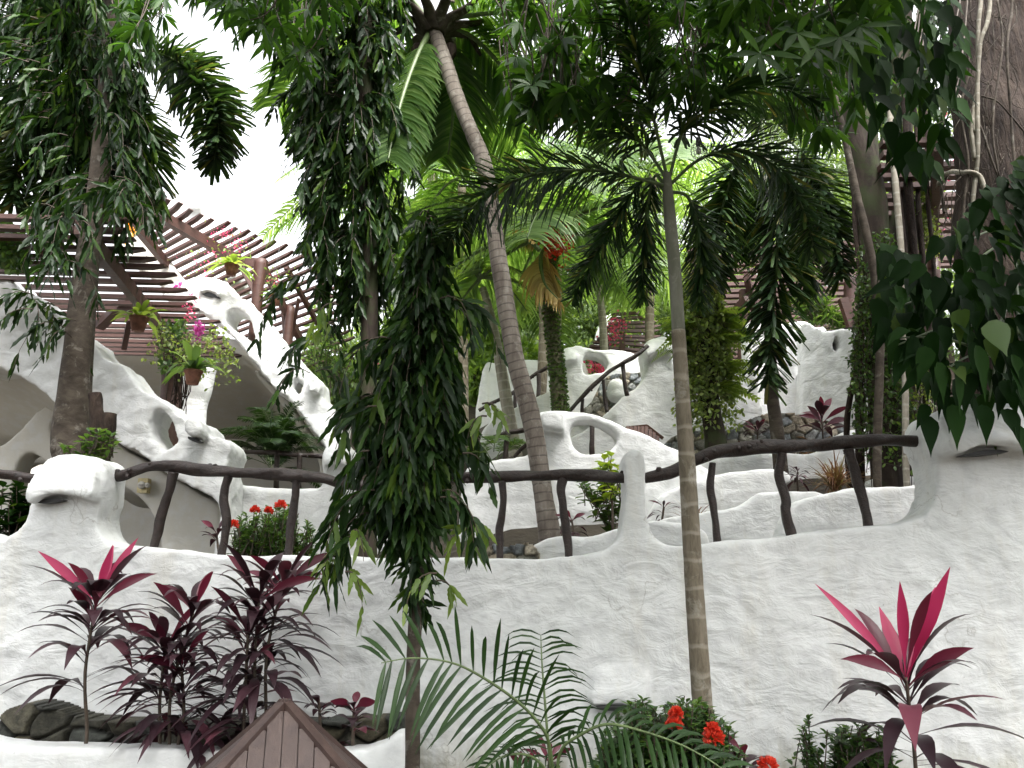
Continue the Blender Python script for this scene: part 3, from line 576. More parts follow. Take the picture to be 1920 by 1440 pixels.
rail('thick dark log railing rising from the slim post to the right hooded pier', [
    (om([(1208, 897), (1235, 889), (1270, 882), (1300, 868), (1345, 853), (1400, 843), (1450, 836), (1520, 832), (1600, 829), (1680, 828), (1752, 829)]), [pp(10), pp(12), pp(13), pp(15), pp(14), pp(15), pp(13), pp(13), pp(12)])],
    [(om([(1336, 868), (1333, 910), (1338, 960), (1346, 1022)]), [pp(7), pp(7)]), (om([(1466, 850), (1462, 890), (1474, 940), (1472, 960), (1486, 1010)]), [pp(9), pp(8), pp(10), pp(9)]), (om([(1590, 842), (1602, 880), (1618, 930), (1630, 995)]), [pp(10), pp(9), pp(9)]),
     (om([(1586, 846), (1596, 858), (1606, 874)]), [pp(6), pp(4)])])
q = lambda Y, L: [at(x, y, Y) for x, y in L]
mp_ = lambda px, Y: px*ray(960, 720)[2]*Y/F
rail('slim dark handrail climbing the stairs to the hooded pier at centre', [(q(9.95, [(1062, 776), (1090, 748), (1118, 722), (1150, 692), (1185, 668), (1215, 648)]), [mp_(4.5, 10)]*3)],
    [(q(10.0, [(1168, 682), (1170, 710), (1176, 742)]), mp_(4, 10)), (q(10.0, [(1131, 712), (1134, 740), (1138, 772)]), mp_(3.5, 10)), (q(10.0, [(1092, 748), (1092, 790)]), mp_(3.5, 10))])
rail('short log handrail behind the leaning coconut trunk', [(q(8.9, [(926, 820), (950, 811), (985, 802), (1030, 785)]), [mp_(5, 9)]*3), (q(8.9, [(964, 858), (980, 842), (1020, 815)]), [mp_(4, 9)]*2)],
    [(q(8.9, [(953, 812), (949, 835), (946, 870)]), mp_(5, 9)), (q(8.7, [(1110, 785), (1110, 860)]), mp_(4.5, 9))])
rail('far log handrail sloping up behind the palm trunks', [(q(12.3, [(898, 770), (930, 752), (962, 733), (994, 708), (1025, 692), (1050, 680)]), [mp_(4, 12)]*3)], [(q(12.3, [(966, 733), (966, 780)]), mp_(4, 12)), (q(12.3, [(1010, 700), (1010, 745)]), mp_(4, 12))])
rail('thin log rail on the upper terrace in front of the bushy palm', [(q(10.6, [(425, 848), (470, 850), (520, 848), (560, 851), (606, 856)]), [mp_(5, 10)]*3)], [(q(10.6, [(520, 850), (518, 915)]), mp_(5, 10)), (q(10.6, [(562, 850), (560, 915)]), mp_(5, 10))])

# ------------------------------------------------------------------ slatted roofs
def interp(P, n):
    P = np.array(P); d = np.concatenate([[0], np.cumsum(np.linalg.norm(np.diff(P, axis=0), axis=1))]); t = np.linspace(0, d[-1], n)
    return np.stack([np.interp(t, d, P[:, k]) for k in range(3)], 1)
def pergola(label, L, Rr, n, w, hgt, beams, posts, group='slatted pergola roofs', jit=.03):
    r = empty('pergola', Rr[0], label, 'pergola', group); a = interp(L, n); b = interp(Rr, n); mb = MB()
    for i in range(n):
        j = U(-jit, jit, 3); T = nrm(b[i]-a[i]); mb.bar(a[i]+j*.4, b[i]+T*j[0]*3+np.array([0, 0, j[2]*.4]), w, hgt, point=w*1.6)
    mb.build('slats', M['slat'], r, False)
    for p in beams: mb = MB(); mb.bar(p[0], p[1], p[2] if len(p) > 2 else .09, p[3] if len(p) > 3 else .14); mb.build('beam', M['beam'], r, False)
    for p in posts: mb = MB(); mb.tube(p[0], p[1], 8, 4, knob=.05); mb.build('post', M['beam'], r)
    return r
z1 = 3.55
def atz(px, py, dz):            # point at height CH+dz on that sight line
    a, b, d = ray(px, py); Y = dz/b; return np.array([a*Y, Y, CH+dz])
R1 = [atz(*p, z1) for p in [(232, 415), (245, 430), (262, 455), (290, 487), (315, 512), (345, 540), (370, 567), (400, 600), (425, 635), (448, 668)]]
L1 = [np.array([-9.2, p[1]-.35, p[2]]) for p in R1]
pergola('brown slatted pergola roof at left above the near white spine', L1, R1, 21, .09, .048,
    [(atz(150, 425, z1-.12), atz(334, 655, z1-.12), .10, .16), (atz(-150, 470, z1-.12), atz(60, 640, z1-.12), .10, .16), (at(325, 700, 10.6), at(290, 590, 10.3), .08, .08), (at(232, 655, 10.8), at(250, 565, 10.5), .07, .07), (at(186, 612, 10.4), at(252, 550, 9.9), .12, .10)],
    [([at(322, 655, 10.9), at(322, 720, 10.9), at(316, 800, 10.8), at(310, 960, 10.8)], [.13, .15, .14, .15])])
Rb = [at(*p) for p in [(288, 352, 10.4), (308, 368, 10.8), (340, 381, 11.2), (368, 393, 11.5), (390, 404, 11.8), (425, 419, 12.2), (455, 433, 12.6), (480, 443, 13), (512, 456, 13.5), (560, 470, 14), (600, 490, 14.6), (640, 520, 15.2), (655, 560, 16), (660, 620, 17), (665, 700, 18.5)]]
Lb = [at(*p) for p in [(250, 402, 11.0), (262, 415, 11.3), (272, 426, 11.6), (285, 442, 11.9), (295, 455, 12.2), (308, 474, 12.6), (320, 492, 13), (332, 510, 13.3), (345, 530, 13.7), (362, 548, 14.1), (385, 568, 14.7), (412, 592, 15.3), (450, 628, 16.2), (500, 672, 17.2), (560, 725, 18.6)]]
pergola('fan shaped brown slatted roof above the far white spine, against the sky', Lb, Rb, 33, .085, .05,
    [(at(262, 382, 11.0), at(452, 492, 12.9), .12, .16), (at(244, 432, 11.1), at(305, 398, 11.2), .10, .14), (at(250, 418, 11.4), at(356, 548, 14.2), .10, .14), (at(448, 490, 13.0), at(500, 496, 13.0), .1, .16), (at(488, 490, 13.0), at(570, 650, 16.0), .1, .14), (at(452, 500, 12.9), at(478, 548, 13.0), .07, .08), (at(560, 560, 14.5), at(545, 640, 15), .06, .07), (at(536, 500, 14.5), at(620, 650, 17), .08, .1)],
    [([at(489, 488, 13.0), at(484, 540, 13.0), at(476, 640, 13.1)], [.12, .10, .11]), ([at(545, 575, 14.5), at(538, 650, 14.5), at(534, 800, 14.5)], [.08, .09, .09]), ([at(530, 560, 14.9), at(536, 650, 14.6)], [.05, .05])])
L3 = [atz(1290, y, 4.7) for y in (470, 520, 570, 620, 660, 700)]; R3 = [atz(x, y, 4.7) for x, y in ((1700, 455), (1680, 505), (1650, 560), (1630, 610), (1610, 655), (1590, 700))]
pergola('brown slatted pergola roof at right behind the hanging palm frond', L3, R3, 26, .11, .06, [(at(1330, 640, 12.5), at(1400, 560, 11.6), .09, .12), (atz(1400, 520, 4.55), atz(1440, 690, 4.55)), (at(1580, 560, 11.0), at(1600, 620, 11.0), .1, .12)],
    [([at(1595, 520, 11.4), at(1593, 600, 11.4), at(1592, 700, 11.4)], [.10, .10, .10]), ([at(1395, 545, 12), at(1392, 700, 12)], [.08, .08])])
L4 = [atz(1650, y, 4.3) for y in (270, 350, 430, 500)]; R4 = [atz(x, y, 4.3) for x, y in ((1990, 262), (1980, 345), (1960, 425), (1940, 495))]
pergola('brown slatted roof glimpsed between the fig tree and the big trunk', L4, R4, 15, .11, .06, [(atz(1760, 270, 4.15), atz(1745, 500, 4.15))], [([at(1752, 480, 10), at(1750, 700, 10)], [.08, .08])])
L5 = [at(x, y, Y) for x, y, Y in ((1150, 590, 17), (1140, 612, 17), (1122, 635, 17), (1100, 655, 17))]; R5 = [at(x, y, Y) for x, y, Y in ((1230, 585, 17.5), (1232, 610, 17.5), (1230, 640, 17.5), (1226, 668, 17.5))]
pergola('small red brown slatted roof far up the hill at centre', L5, R5, 10, .11, .06, [(at(1165, 600, 17.2), at(1168, 700, 17.2), .12, .12)], [([at(1118, 650, 17.5), at(1118, 720, 17.5)], .1)])
tag(slab('garden_wall', M['plaster'], [(1112, 660), (1118, 625), (1130, 598), (1150, 585), (1168, 588), (1160, 610), (1140, 640), (1125, 665), (1122, 700), (1112, 700)], (17.8, 0), .3, voxel=.06), 'curved pale wall edge beside the small far slatted roof', 'wall', 'low white garden walls')

# boarded pyramid roof in the foreground
rf = empty('pavilion', at(533, 1322, 3.3), 'brown boarded pyramid roof poking up in front of the planter', 'pavilion')
ap = at(533, 1322, 3.3); th = R(60); s_ = 1.4; hh = .685*s_
cs = [ap+np.array([math.sin(th+k*math.pi/2)*s_, -math.cos(th+k*math.pi/2)*s_, -hh]) for k in range(4)]
mb = MB(); mb.add([ap-np.array([0, 0, .02])]+[c-np.array([0, 0, .02]) for c in cs]+[ap-np.array([0, 0, .08])]+[c-np.array([0, 0, .08]) for c in cs], [(0, 1+(k+1) % 4, 1+k) for k in range(4)]+[(5, 6+k, 6+(k+1) % 4) for k in range(4)]+[(1+k, 1+(k+1) % 4, 6+(k+1) % 4, 6+k) for k in range(4)])
mb.build('roof_deck', M['roof'], rf, False)
mb = MB()
for k in range(4):
    a, b = cs[k], cs[(k+1) % 4]; nb = 34
    for i in range(nb):
        t0, t1 = (i+.03)/nb, (i+.97)/nb; tm = (t0+t1)/2; base = a+(b-a)*tm; down = nrm((a+b)/2-ap); e_ = nrm(b-a)
        run = min(tm, 1-tm)*2; Lf = np.linalg.norm((a+b)/2-ap)*run; n_ = nrm(np.cross(e_, down)); n_ = n_ if n_[2] > 0 else -n_
        w_ = np.linalg.norm(b-a)/nb*.94; top = base-down*Lf; mb.bar(base+n_*.005+U(-.002, .002)*n_, top+n_*.005, w_, .022, up=n_)
mb.build('boards', M['roof'], rf, False)
for k in range(4): mb = MB(); mb.bar(ap+np.array([0, 0, .01]), cs[k]+np.array([0, 0, .01]), .04, .03); mb.build('hip_cap', M['roof'], rf, False)
mb = MB(); mb.tube([(ap[0], ap[1], 0), (ap[0], ap[1], ap[2]-.1)], .06, 10, 1); mb.build('post', M['beam'], rf)

# ------------------------------------------------------------------ trees and palms
def base_on_ground(P):
    """add the hidden foot of a trunk: from its lowest seen point straight down to the terrain"""
    p = np.array(P[0], float); z = float(terrain(p[0], p[1]))
    return [np.array([p[0], p[1], min(z, p[2])-.1])]+list(P) if p[2] > z else P
def trunk_px(L, Y, foot=True):
    """L: (px, py, width px); returns path and radii"""
    Ys = np.linspace(Y[0], Y[1], len(L)) if np.ndim(Y) else [Y]*len(L)
    P = [at(x, y, yy) for (x, y, w), yy in zip(L, Ys)]; r = [w/2*m_per_px(x, y, yy) for (x, y, w), yy in zip(L, Ys)]
    if foot:
        z = float(terrain(P[0][0], P[0][1]))
        if P[0][2] > z: P = [np.array([P[0][0], P[0][1], z-.1])]+P; r = [r[0]*1.12]+r
    return P, r
def make_trunk(root, L, Y, mat, seg=16, knob=.05, freq=1.6, ring=0, ringstep=.1, name='trunk', foot=True, n=10):
    P, r = trunk_px(L, Y, foot); mb = MB(); mb.tube(P, r, seg, n, knob=knob, freq=freq, ring=ring, ringstep=ringstep); mb.build(name, mat, root); return P, r

def fast_trunk_len(P): return float(np.sum(np.linalg.norm(np.diff(np.array(P), axis=0), axis=1)))

DOWN = np.array([0, 0, -1.])
def hang_twigs(lv, mb, starts, dirs, lens, leafL=.15, leafW=.032, per_m=46, droop=.9, prof='wavy', wave=.12):
    """drooping twigs with long leaves along them"""
    for s, d, L in zip(starts, dirs, lens):
        k = 7; t = np.linspace(0, 1, k)[:, None]; P = s+d*L*t*(1-.35*t)+DOWN*L*droop*t*t
        mb.tube(list(P), [.006, .002], 4, 1, ends=False)
        n = max(5, int(per_m*L)); tt = np.sort(U(.08, 1.0, n)); idx = tt*(k-1); i0 = np.minimum(idx.astype(int), k-2); f = (idx-i0)[:, None]
        B = P[i0]*(1-f)+P[i0+1]*f; T = nrm(P[i0+1]-P[i0]); out = perp(T); side = np.where(np.arange(n) % 2 == 0, 1, -1)[:, None]
        D = nrm(T*.55+out*.6+DOWN*.55); lv.add(B, D, perp(D), leafL*U(.65, 1.2, n), leafW*U(.8, 1.2, n), prof, droop=U(.05, .35, n), fold=.3, wave=wave)

def mast_tree(label, L, Y, crown, n_tw, twL=(.35, .7), leafL=.15, group='mast trees with hanging leaves', clip=None, bare=False, extra=None, seed=1, leafW=.034, per_m=46):
    """crown: list of (px, py, half width px) describing the column of foliage"""
    P, r = trunk_px(L, Y); Yc = Y if not np.ndim(Y) else Y[1]
    root = empty('mast_tree', P[0]+np.array([0, 0, .1]), label, 'tree', group)
    mb = MB(); mb.tube(P, r, 18, 12, knob=.05, freq=1.5); mb.build('trunk', M['bark'] if extra is None else M[extra], root)
    C = np.array(crown, float); seglen = np.abs(np.diff(C[:, 1])); wts = np.concatenate([[0], np.cumsum(seglen*(C[:-1, 2]+C[1:, 2]))]); wts /= wts[-1]
    u = U(0, 1, n_tw); cum = np.linspace(0, 1, len(C)); py = np.interp(u, wts, C[:, 1]); order = np.argsort(C[:, 1]); px = np.interp(py, C[order, 1], C[order, 0]); hw = np.interp(py, C[order, 1], C[order, 2])
    lv = LV(); lt = MB(); S = []; D = []; Ls = []
    for i in range(n_tw):
        c = at(px[i], py[i], Yc); rad = hw[i]*m_per_px(px[i], py[i], Yc); a = U(0, 6.283); q = math.sqrt(U(.02, 1)); ln = U(*twL)
        if bare and math.sin(a) < .1 and abs(math.cos(a)) < .75: a = -a
        rr = max(0, rad-.16)*q*.92; o = np.array([math.cos(a), math.sin(a), 0]); S.append(c+o*rr*.75+np.array([0, 0, ln*.45])); D.append(nrm(o*(.25+.6*min(1, rad/.35))+np.array([0, 0, .15]))); Ls.append(ln*min(1, .35+rad/.4))
    hang_twigs(lv, lt, S, D, Ls, leafL, leafW, per_m)
    lv.build('crown', M['mast'], root); lt.build('twigs', M['twig'], root)
    return root

# far-left trunk tree, in front of the near spine
t1 = mast_tree('thick brown trunk tree at left with two broken stubs beside its foot', [(138, 880, 78), (135, 840, 72), (132, 800, 62), (137, 740, 55), (143, 680, 51), (152, 600, 48), (163, 500, 42), (174, 420, 38), (186, 330, 36), (196, 230, 34), (204, 120, 32), (212, 0, 32), (218, -120, 30)], 7.3,
    [(190, 400, 40), (168, 330, 95), (140, 250, 125), (125, 150, 150), (115, 40, 160), (115, -60, 165), (150, -160, 150)], 360, (.4, .8), .21, leafW=.042, per_m=34, bare=True)
def sprays(root, locs, Y, dy, leafL, leafW, per_m, rng, mat='mast', name='hanging_spray', dx0=None):
    for loc in locs:
        px, py, n_ = loc[:3]; dx = loc[3] if len(loc) > 3 else None; lv = LV(); lt = MB(); S = []; D = []; Ls = []
        c = (px+U(-5, 5), py)
        for i in range(n_):
            S.append(at(c[0]-(dx or 0)*30+U(-20, 20), c[1]-20+U(-30, 22), Y+U(-dy, dy))); D.append(nrm(np.array([dx*U(.6, 1.2) if dx else U(-.7, .6), U(-.5, .4), .12]))); Ls.append(U(*rng))
        hang_twigs(lv, lt, S, D, Ls, leafL, leafW, per_m); o = lv.build(name, M[mat], root); lt.build('twigs', M['twig'], o)
sprays(t1, ((88, 500, 6), (62, 590, 5), (125, 640, 3), (235, 400, 5), (115, 430, 6), (215, 350, 7), (170, 380, 7)), 6.95, .4, .19, .040, 26, (.4, .75))
for L in ([(190, 870, 40), (184, 800, 30), (180, 765, 26), (176, 738, 22)], [(185, 870, 40), (196, 830, 30), (203, 795, 28), (207, 775, 25)]):
    P, r = trunk_px(L, 7.05, False); mb = MB(); mb.tube(P, r, 12, 6, knob=.22, freq=4); mb.build('broken_stub', M['bark_fig'], t1)

t2 = mast_tree('nearest mast tree, a dense dark column of hanging leaves in front of the white wall', [(773, 1450, 29), (774, 1350, 28), (775, 1240, 26), (782, 1100, 25), (788, 950, 23), (795, 750, 19), (800, 560, 12), (800, 450, 5)], 4.85,
    [(780, 1170, 5), (778, 1090, 12), (775, 1020, 26), (770, 940, 66), (770, 850, 82), (778, 750, 80), (786, 660, 64), (794, 560, 40), (802, 480, 24), (803, 430, 6)], 350, (.22, .42), .175, leafW=.038, per_m=44)
sprays(t2, ((675, 880, 3, -.9), (660, 960, 4, -.9), (690, 1010, 2, -.5), (850, 960, 3, .5), (865, 850, 3, .5), (685, 780, 4, -.7), (850, 600, 3, .5), (715, 640, 3, -.7)), 4.85, .3, .18, .036, 34, (.3, .5))
sprays(t2, ((650, 1075, 2), (665, 1020, 2), (832, 1100, 2), (880, 1000, 2), (905, 780, 2), (640, 610, 2)), 4.7, .15, .14, .034, 34, (.15, .28), 'mast_young', 'young_spray')

t3 = mast_tree('second mast tree, a dark leaf column rising from behind the log railing to the top', [(688, 1010, 38), (686, 900, 36), (690, 740, 34), (693, 560, 31), (690, 400, 30), (686, 200, 28), (684, 0, 26), (682, -150, 22)], 7.2,
    [(690, 620, 14), (682, 560, 34), (668, 480, 56), (656, 380, 66), (655, 260, 70), (650, 140, 90), (645, 20, 105), (645, -120, 120)], 300, (.4, .8), .21, leafW=.044, per_m=36, extra='bark_dark')
sprays(t3, ((585, 170, 4), (590, 300, 4), (580, 430, 5), (580, 540, 5), (590, 640, 4), (600, 720, 3), (510, 70, 6), (560, 50, 6), (745, 330, 4), (745, 230, 4)), 7.2, .5, .19, .040, 26, (.35, .7))

# ---- fronds
def frond(root, path, leafL, leafW, n, mat, rmat, mode='flat', rach=.016, lean=.6, droop=.25, prof='leaflet', start=.12, name='frond', tipscale=.45, fold=.35, up=None, rings=1, jitter=.12):
    """path: 3-D control points of the rachis. mode flat: two rows; bushy: leaflets all round"""
    P = np.array(catmull(path, 10)); L = np.concatenate([[0], np.cumsum(np.linalg.norm(np.diff(P, axis=0), axis=1))]); T = nrm(np.gradient(P, axis=0))
    t = np.linspace(start, .995, n)+U(-.3, .3, n)/n*.8; t = np.clip(t, 0, 1); s = t*L[-1]
    B = np.stack([np.interp(s, L, P[:, k]) for k in range(3)], 1); TT = nrm(np.stack([np.interp(s, L, T[:, k]) for k in range(3)], 1))
    upv = np.array([0, 0, 1.]) if up is None else np.array(up, float)
    side = np.cross(TT, upv); side = np.where(np.linalg.norm(side, axis=1, keepdims=True) < .2, np.array([1., 0, 0]), side); side = nrm(side); nor = nrm(np.cross(side, TT))
    sc = np.interp(t, [0, start, .35, .7, 1], [.5, .55, 1, .9, tipscale])
    lv = LV()
    if mode == 'flat':
        for sg in (-1, 1):
            D = nrm(TT*lean+side*sg+nor*.18+U(-jitter, jitter, (n, 3))); lv.add(B, D, nrm(TT+nor*.2*sg), leafL*sc*U(.88, 1.1, n), leafW*U(.85, 1.1, n), prof, droop=droop*U(.6, 1.4, n), fold=fold)
    else:
        for k in range(rings):
            a = U(0, 2*math.pi, n)+k; D = nrm(TT*lean+(side*np.cos(a)[:, None]+nor*np.sin(a)[:, None])+U(-jitter, jitter, (n, 3)))
            lv.add(B, D, np.cross(D, TT), leafL*sc*U(.75, 1.1, n), leafW*U(.8, 1.15, n), prof, droop=droop*U(.5, 1.5, n), fold=fold)
    o = lv.build(name, mat, root); mb = MB(); mb.tube(path, [rach, rach*.8, rach*.25], 7, 8); mb.build('stalk', rmat, o)
    return o
def fpx(L, Y0, Y1): return [at(x, y, Y0+(Y1-Y0)*i/(len(L)-1)) for i, (x, y) in enumerate(L)]

# nearest foxtail palm
f1 = empty('foxtail_palm', at(1318, 1500, 5.15), 'slim ringed palm standing in front of the white wall with bushy dark drooping fronds', 'palm tree', 'foxtail palms')
make_trunk(f1, [(1322, 1400, 38), (1315, 1290, 37), (1305, 1150, 36), (1297, 1020, 34), (1290, 900, 31), (1280, 750, 28), (1272, 620, 26)], 5.15, M['palm'], knob=.02, ring=.03, ringstep=.17)
make_trunk(f1, [(1272, 622, 25), (1266, 520, 24), (1258, 430, 24), (1253, 370, 21), (1250, 325, 14)], 5.15, M['shaft'], name='crownshaft', foot=False, knob=.03)
FK = dict(leafL=.36, leafW=.023, mode='bushy', lean=.6, droop=.22, prof='ragged', rach=.013, start=.2, rings=3, jitter=.18)
def ftail(root, L, Y0, Y1, n=150, mat='foxtail', **kw):
    k = dict(FK); k.update(kw); return frond(root, fpx(L, Y0, Y1), k.pop('leafL'), k.pop('leafW'), int(n*1.15), M[mat], M['stem'], **k)
ftail(f1, [(1252, 350), (1190, 333), (1120, 320), (1040, 322), (960, 340), (890, 385), (845, 450)], 5.15, 4.7, 110, start=.15)
ftail(f1, [(1248, 360), (1215, 335), (1180, 370), (1140, 440), (1100, 510), (1075, 560)], 5.15, 5.6, 80, leafL=.27)
ftail(f1, [(1250, 330), (1225, 220), (1195, 100), (1170, 0), (1130, -80)], 5.15, 4.6, 90)
ftail(f1, [(1258, 345), (1310, 300), (1380, 280), (1450, 310), (1500, 380), (1525, 460)], 5.15, 4.9, 95)
ftail(f1, [(1258, 360), (1290, 370), (1310, 430), (1316, 500), (1312, 570)], 5.15, 5.5, 70, leafL=.24)
ftail(f1, [(1250, 335), (1195, 260), (1120, 210), (1050, 200), (990, 225)], 5.15, 5.9, 85)
ftail(f1, [(1256, 330), (1285, 240), (1350, 180), (1440, 160), (1530, 190)], 5.15, 5.8, 85)
ftail(f1, [(1250, 355), (1228, 330), (1212, 400), (1205, 480), (1205, 560)], 5.15, 5.5, 70, leafL=.25)

f2 = empty('foxtail_palm', at(1458, 1000, 8.6), 'foxtail palm behind the stone bed wall with one thick frond hanging straight down its trunk', 'palm tree', 'foxtail palms')
make_trunk(f2, [(1463, 870, 27), (1456, 800, 25), (1448, 740, 22), (1444, 640, 21), (1440, 540, 20), (1438, 400, 20)], 8.6, M['bark'], knob=.02)
make_trunk(f2, [(1438, 402, 19), (1436, 340, 18), (1434, 270, 12)], 8.6, M['shaft'], name='crownshaft', foot=False)
ftail(f2, [(1434, 290), (1445, 270), (1455, 360), (1458, 470), (1450, 590), (1440, 720)], 8.4, 8.0, 120, leafL=.54, leafW=.044, start=.12, rach=.02)
ftail(f2, [(1430, 290), (1400, 270), (1370, 340), (1345, 430), (1338, 520)], 8.6, 8.2, 90, leafL=.52, leafW=.042, rach=.02)
ftail(f2, [(1436, 285), (1480, 265), (1530, 330), (1560, 420), (1575, 520)], 8.6, 8.2, 100, leafL=.46, leafW=.042, rach=.02)
ftail(f2, [(1434, 280), (1420, 200), (1370, 130), (1300, 110)], 8.6, 8.9, 80, leafL=.52, leafW=.042, rach=.02)
ftail(f2, [(1438, 280), (1480, 200), (1550, 170), (1620, 210)], 8.6, 8.9, 80, leafL=.52, leafW=.042, rach=.02)
ftail(f2, [(1436, 285), (1470, 300), (1500, 380), (1515, 480), (1510, 560)], 8.6, 9.2, 90, leafL=.54, leafW=.042, rach=.02)
ftail(f2, [(1432, 285), (1410, 310), (1400, 400), (1395, 480)], 8.6, 9.2, 80, leafL=.50, leafW=.042, rach=.02)
lv = None
f3 = empty('foxtail_palm', at(165, 950, 8.1), 'foxtail palm mostly hidden by the thick left trunk, its fronds arching over the sky gap', 'palm tree', 'foxtail palms')
make_trunk(f3, [(150, 900, 30), (160, 700, 26), (175, 450, 22), (188, 250, 20), (195, 110, 16)], 8.1, M['bark'], knob=.02)
KW = dict(leafL=.54, leafW=.044, rach=.02)
ftail(f3, [(198, 120), (240, 95), (310, 105), (370, 150), (408, 220), (402, 300)], 8.1, 7.7, 125, **KW)
ftail(f3, [(196, 130), (225, 150), (258, 220), (272, 300), (255, 385)], 8.1, 7.9, 110, **KW)
ftail(f3, [(190, 120), (140, 100), (80, 150), (40, 250), (25, 380)], 8.1, 7.7, 110, **KW)
ftail(f3, [(190, 120), (140, 60), (60, 40), (-20, 90)], 8.1, 7.7, 100, **KW)
ftail(f3, [(190, 130), (150, 180), (115, 290), (95, 420)], 8.1, 7.8, 100, **KW)
ftail(f3, [(195, 110), (210, 20), (260, -50), (330, -70)], 8.1, 7.8, 90, **KW)
ftail(f3, [(190, 130), (120, 160), (40, 200), (-40, 300)], 8.1, 8.6, 100, **KW)

# coconut palm
c1 = empty('coconut_palm', at(1040, 1060, 7.2), 'coconut palm with a curved leaning ringed trunk crossing behind the log railing', 'palm tree')
make_trunk(c1, [(1031, 1010, 42), (1020, 940, 36), (1009, 860, 35), (995, 780, 35), (968, 680, 34), (955, 610, 33), (942, 530, 32), (931, 460, 31), (922, 390, 30), (908, 310, 29), (885, 250, 27), (860, 190, 27), (836, 120, 27), (822, 80, 26), (812, 50, 25)], (7.2, 7.6), M['coco'], knob=.04, ring=.05, ringstep=.085, seg=20)
for i in range(11):
    a = i*2*math.pi/11; p0 = at(814, 62, 7.6); o = np.array([math.cos(a), math.sin(a), 0]); mb = MB(); mb.tube([p0+o*.08, p0+o*.25+np.array([0, 0, .10]), p0+o*.45+np.array([0, 0, .12]), p0+o*.6+np.array([0, 0, -.05 if i % 2 else .2])], [.09, .07, .05, .02], 8, 5, knob=.2, flat=.45); mb.build('boot', M['bark'], c1)
for i in range(2):
    a = i*2.3+.4; mb = MB(); p0 = at(812, 80, 7.6)+np.array([math.cos(a)*.2, math.sin(a)*.2, -.05]); mb.lathe(p0, [(0, -.13), (.045, -.09), (.07, -.03), (.075, .03), (.05, .08), (0, .09)], 14); mb.build('coconut', M['bark_fig'], c1)
CK = dict(mode='flat', lean=.45, droop=.55, prof='leaflet', rach=.035, start=.14, fold=.3, tipscale=.5, jitter=.06)
def coco(root, L, Y0, Y1, n=75, leafL=.75, mat='coco_leaf', W=.042, **kw):
    k = dict(CK); k.update(kw); return frond(root, fpx(L, Y0, Y1), leafL, W, n, M[mat], M['stem'], **k)
coco(c1, [(805, 60), (785, 100), (762, 160), (742, 230), (728, 300)], 7.6, 6.9, 85, .62)
coco(c1, [(825, 50), (875, 62), (925, 105), (960, 160), (985, 230)], 7.6, 8.2, 80, .6)
coco(c1, [(825, 40), (880, 28), (950, 26), (1040, 60), (1110, 130)], 7.6, 7.2, 80, .75)
coco(c1, [(800, 45), (730, 30), (650, 60), (580, 120), (520, 200)], 7.6, 8.4, 80, .8)
coco(c1, [(800, 35), (740, -30), (640, -60), (540, -20)], 7.6, 7.2, 70, .8); coco(c1, [(820, 30), (860, -50), (950, -80), (1050, -40)], 7.6, 7.4, 70, .8)
coco(c1, [(815, 60), (840, 110), (850, 200), (840, 290)], 7.7, 8.6, 80, .7); coco(c1, [(808, 60), (790, 110), (800, 200), (815, 300)], 7.7, 9.0, 80, .7)
coco(c1, [(822, 55), (870, 90), (920, 170), (970, 280)], 7.7, 9.0, 80, .8)

# palms further back
def back_palm(label, L, Y, mat, crown, n_f, fl, cmat='far_palm', seed=0, leafL=.7, dirs=None, name='palm', sag=.9, npl=60, group='background palms'):
    r = empty(name, at(L[0][0], L[0][1], Y), label, 'palm tree', group); make_trunk(r, L, Y, mat, seg=12, knob=.03, ring=.03, ringstep=.12)
    c = at(crown[0], crown[1], Y); rg = np.random.default_rng(seed)
    for i in range(n_f):
        a = i*2*math.pi/n_f+rg.uniform(-.25, .25) if dirs is None else dirs[i]; el = rg.uniform(-.1, .9); o = np.array([math.cos(a), math.sin(a), 0]); f_ = fl*rg.uniform(.85, 1.15)
        P = [c+(o*math.cos(el)*t_+np.array([0, 0, math.sin(el)*t_-sag*t_*t_*.75]))*f_ for t_ in (0, .25, .5, .75, 1)]
        frond(r, P, leafL*rg.uniform(.85, 1.1), .045, npl, M[cmat], M['stem'], mode='flat', lean=.5, droop=.5, prof='blade', rach=.03, start=.12, fold=.2)
    return r
back_palm('pale ringed palm just left of the leaning coconut trunk with a spiky fern on top', [(968, 860, 26), (958, 800, 24), (946, 730, 22), (936, 670, 20), (926, 620, 18), (914, 570, 15), (905, 540, 13)], 10.4, M['palm_pale'], (902, 520), 7, .9, 'fern', 3, .32, npl=30)
p4 = back_palm('mossy palm with red fruit and a dry yellow frond under its crown', [(1050, 775, 30), (1044, 700, 28), (1036, 620, 27), (1030, 540, 26), (1032, 470, 24)], 9.6, M['palm_moss'], (1038, 440), 13, 2.1, 'far_palm', 5, .7)
back_palm('thin brown palm trunk behind the mossy palm', [(1012, 790, 20), (1017, 700, 19), (1020, 600, 18), (1010, 520, 16), (985, 430, 14)], 12.6, M['palm'], (980, 400), 13, 2.8, 'far_palm', 8, .8)
back_palm('tall pale palm trunk behind and right of the mossy palm', [(1044, 700, 14), (1046, 600, 13), (1048, 480, 12), (1050, 360, 11)], 14.5, M['palm_pale'], (1050, 330), 13, 3.0, 'far_palm', 11, .8)
back_palm('slim pale palm beside the small far slatted roof', [(1134, 700, 16), (1132, 640, 15), (1128, 580, 14), (1120, 500, 12)], 15.0, M['palm_pale'], (1120, 470), 12, 2.7, 'far_palm', 14, .8)
back_palm('leafy coconut palm far behind between the coconut trunk and the leaf columns', [(870, 900, 20), (868, 600, 18), (866, 350, 15)], 12.5, M['palm'], (866, 330), 14, 2.9, 'coco_leaf', 17, .85)
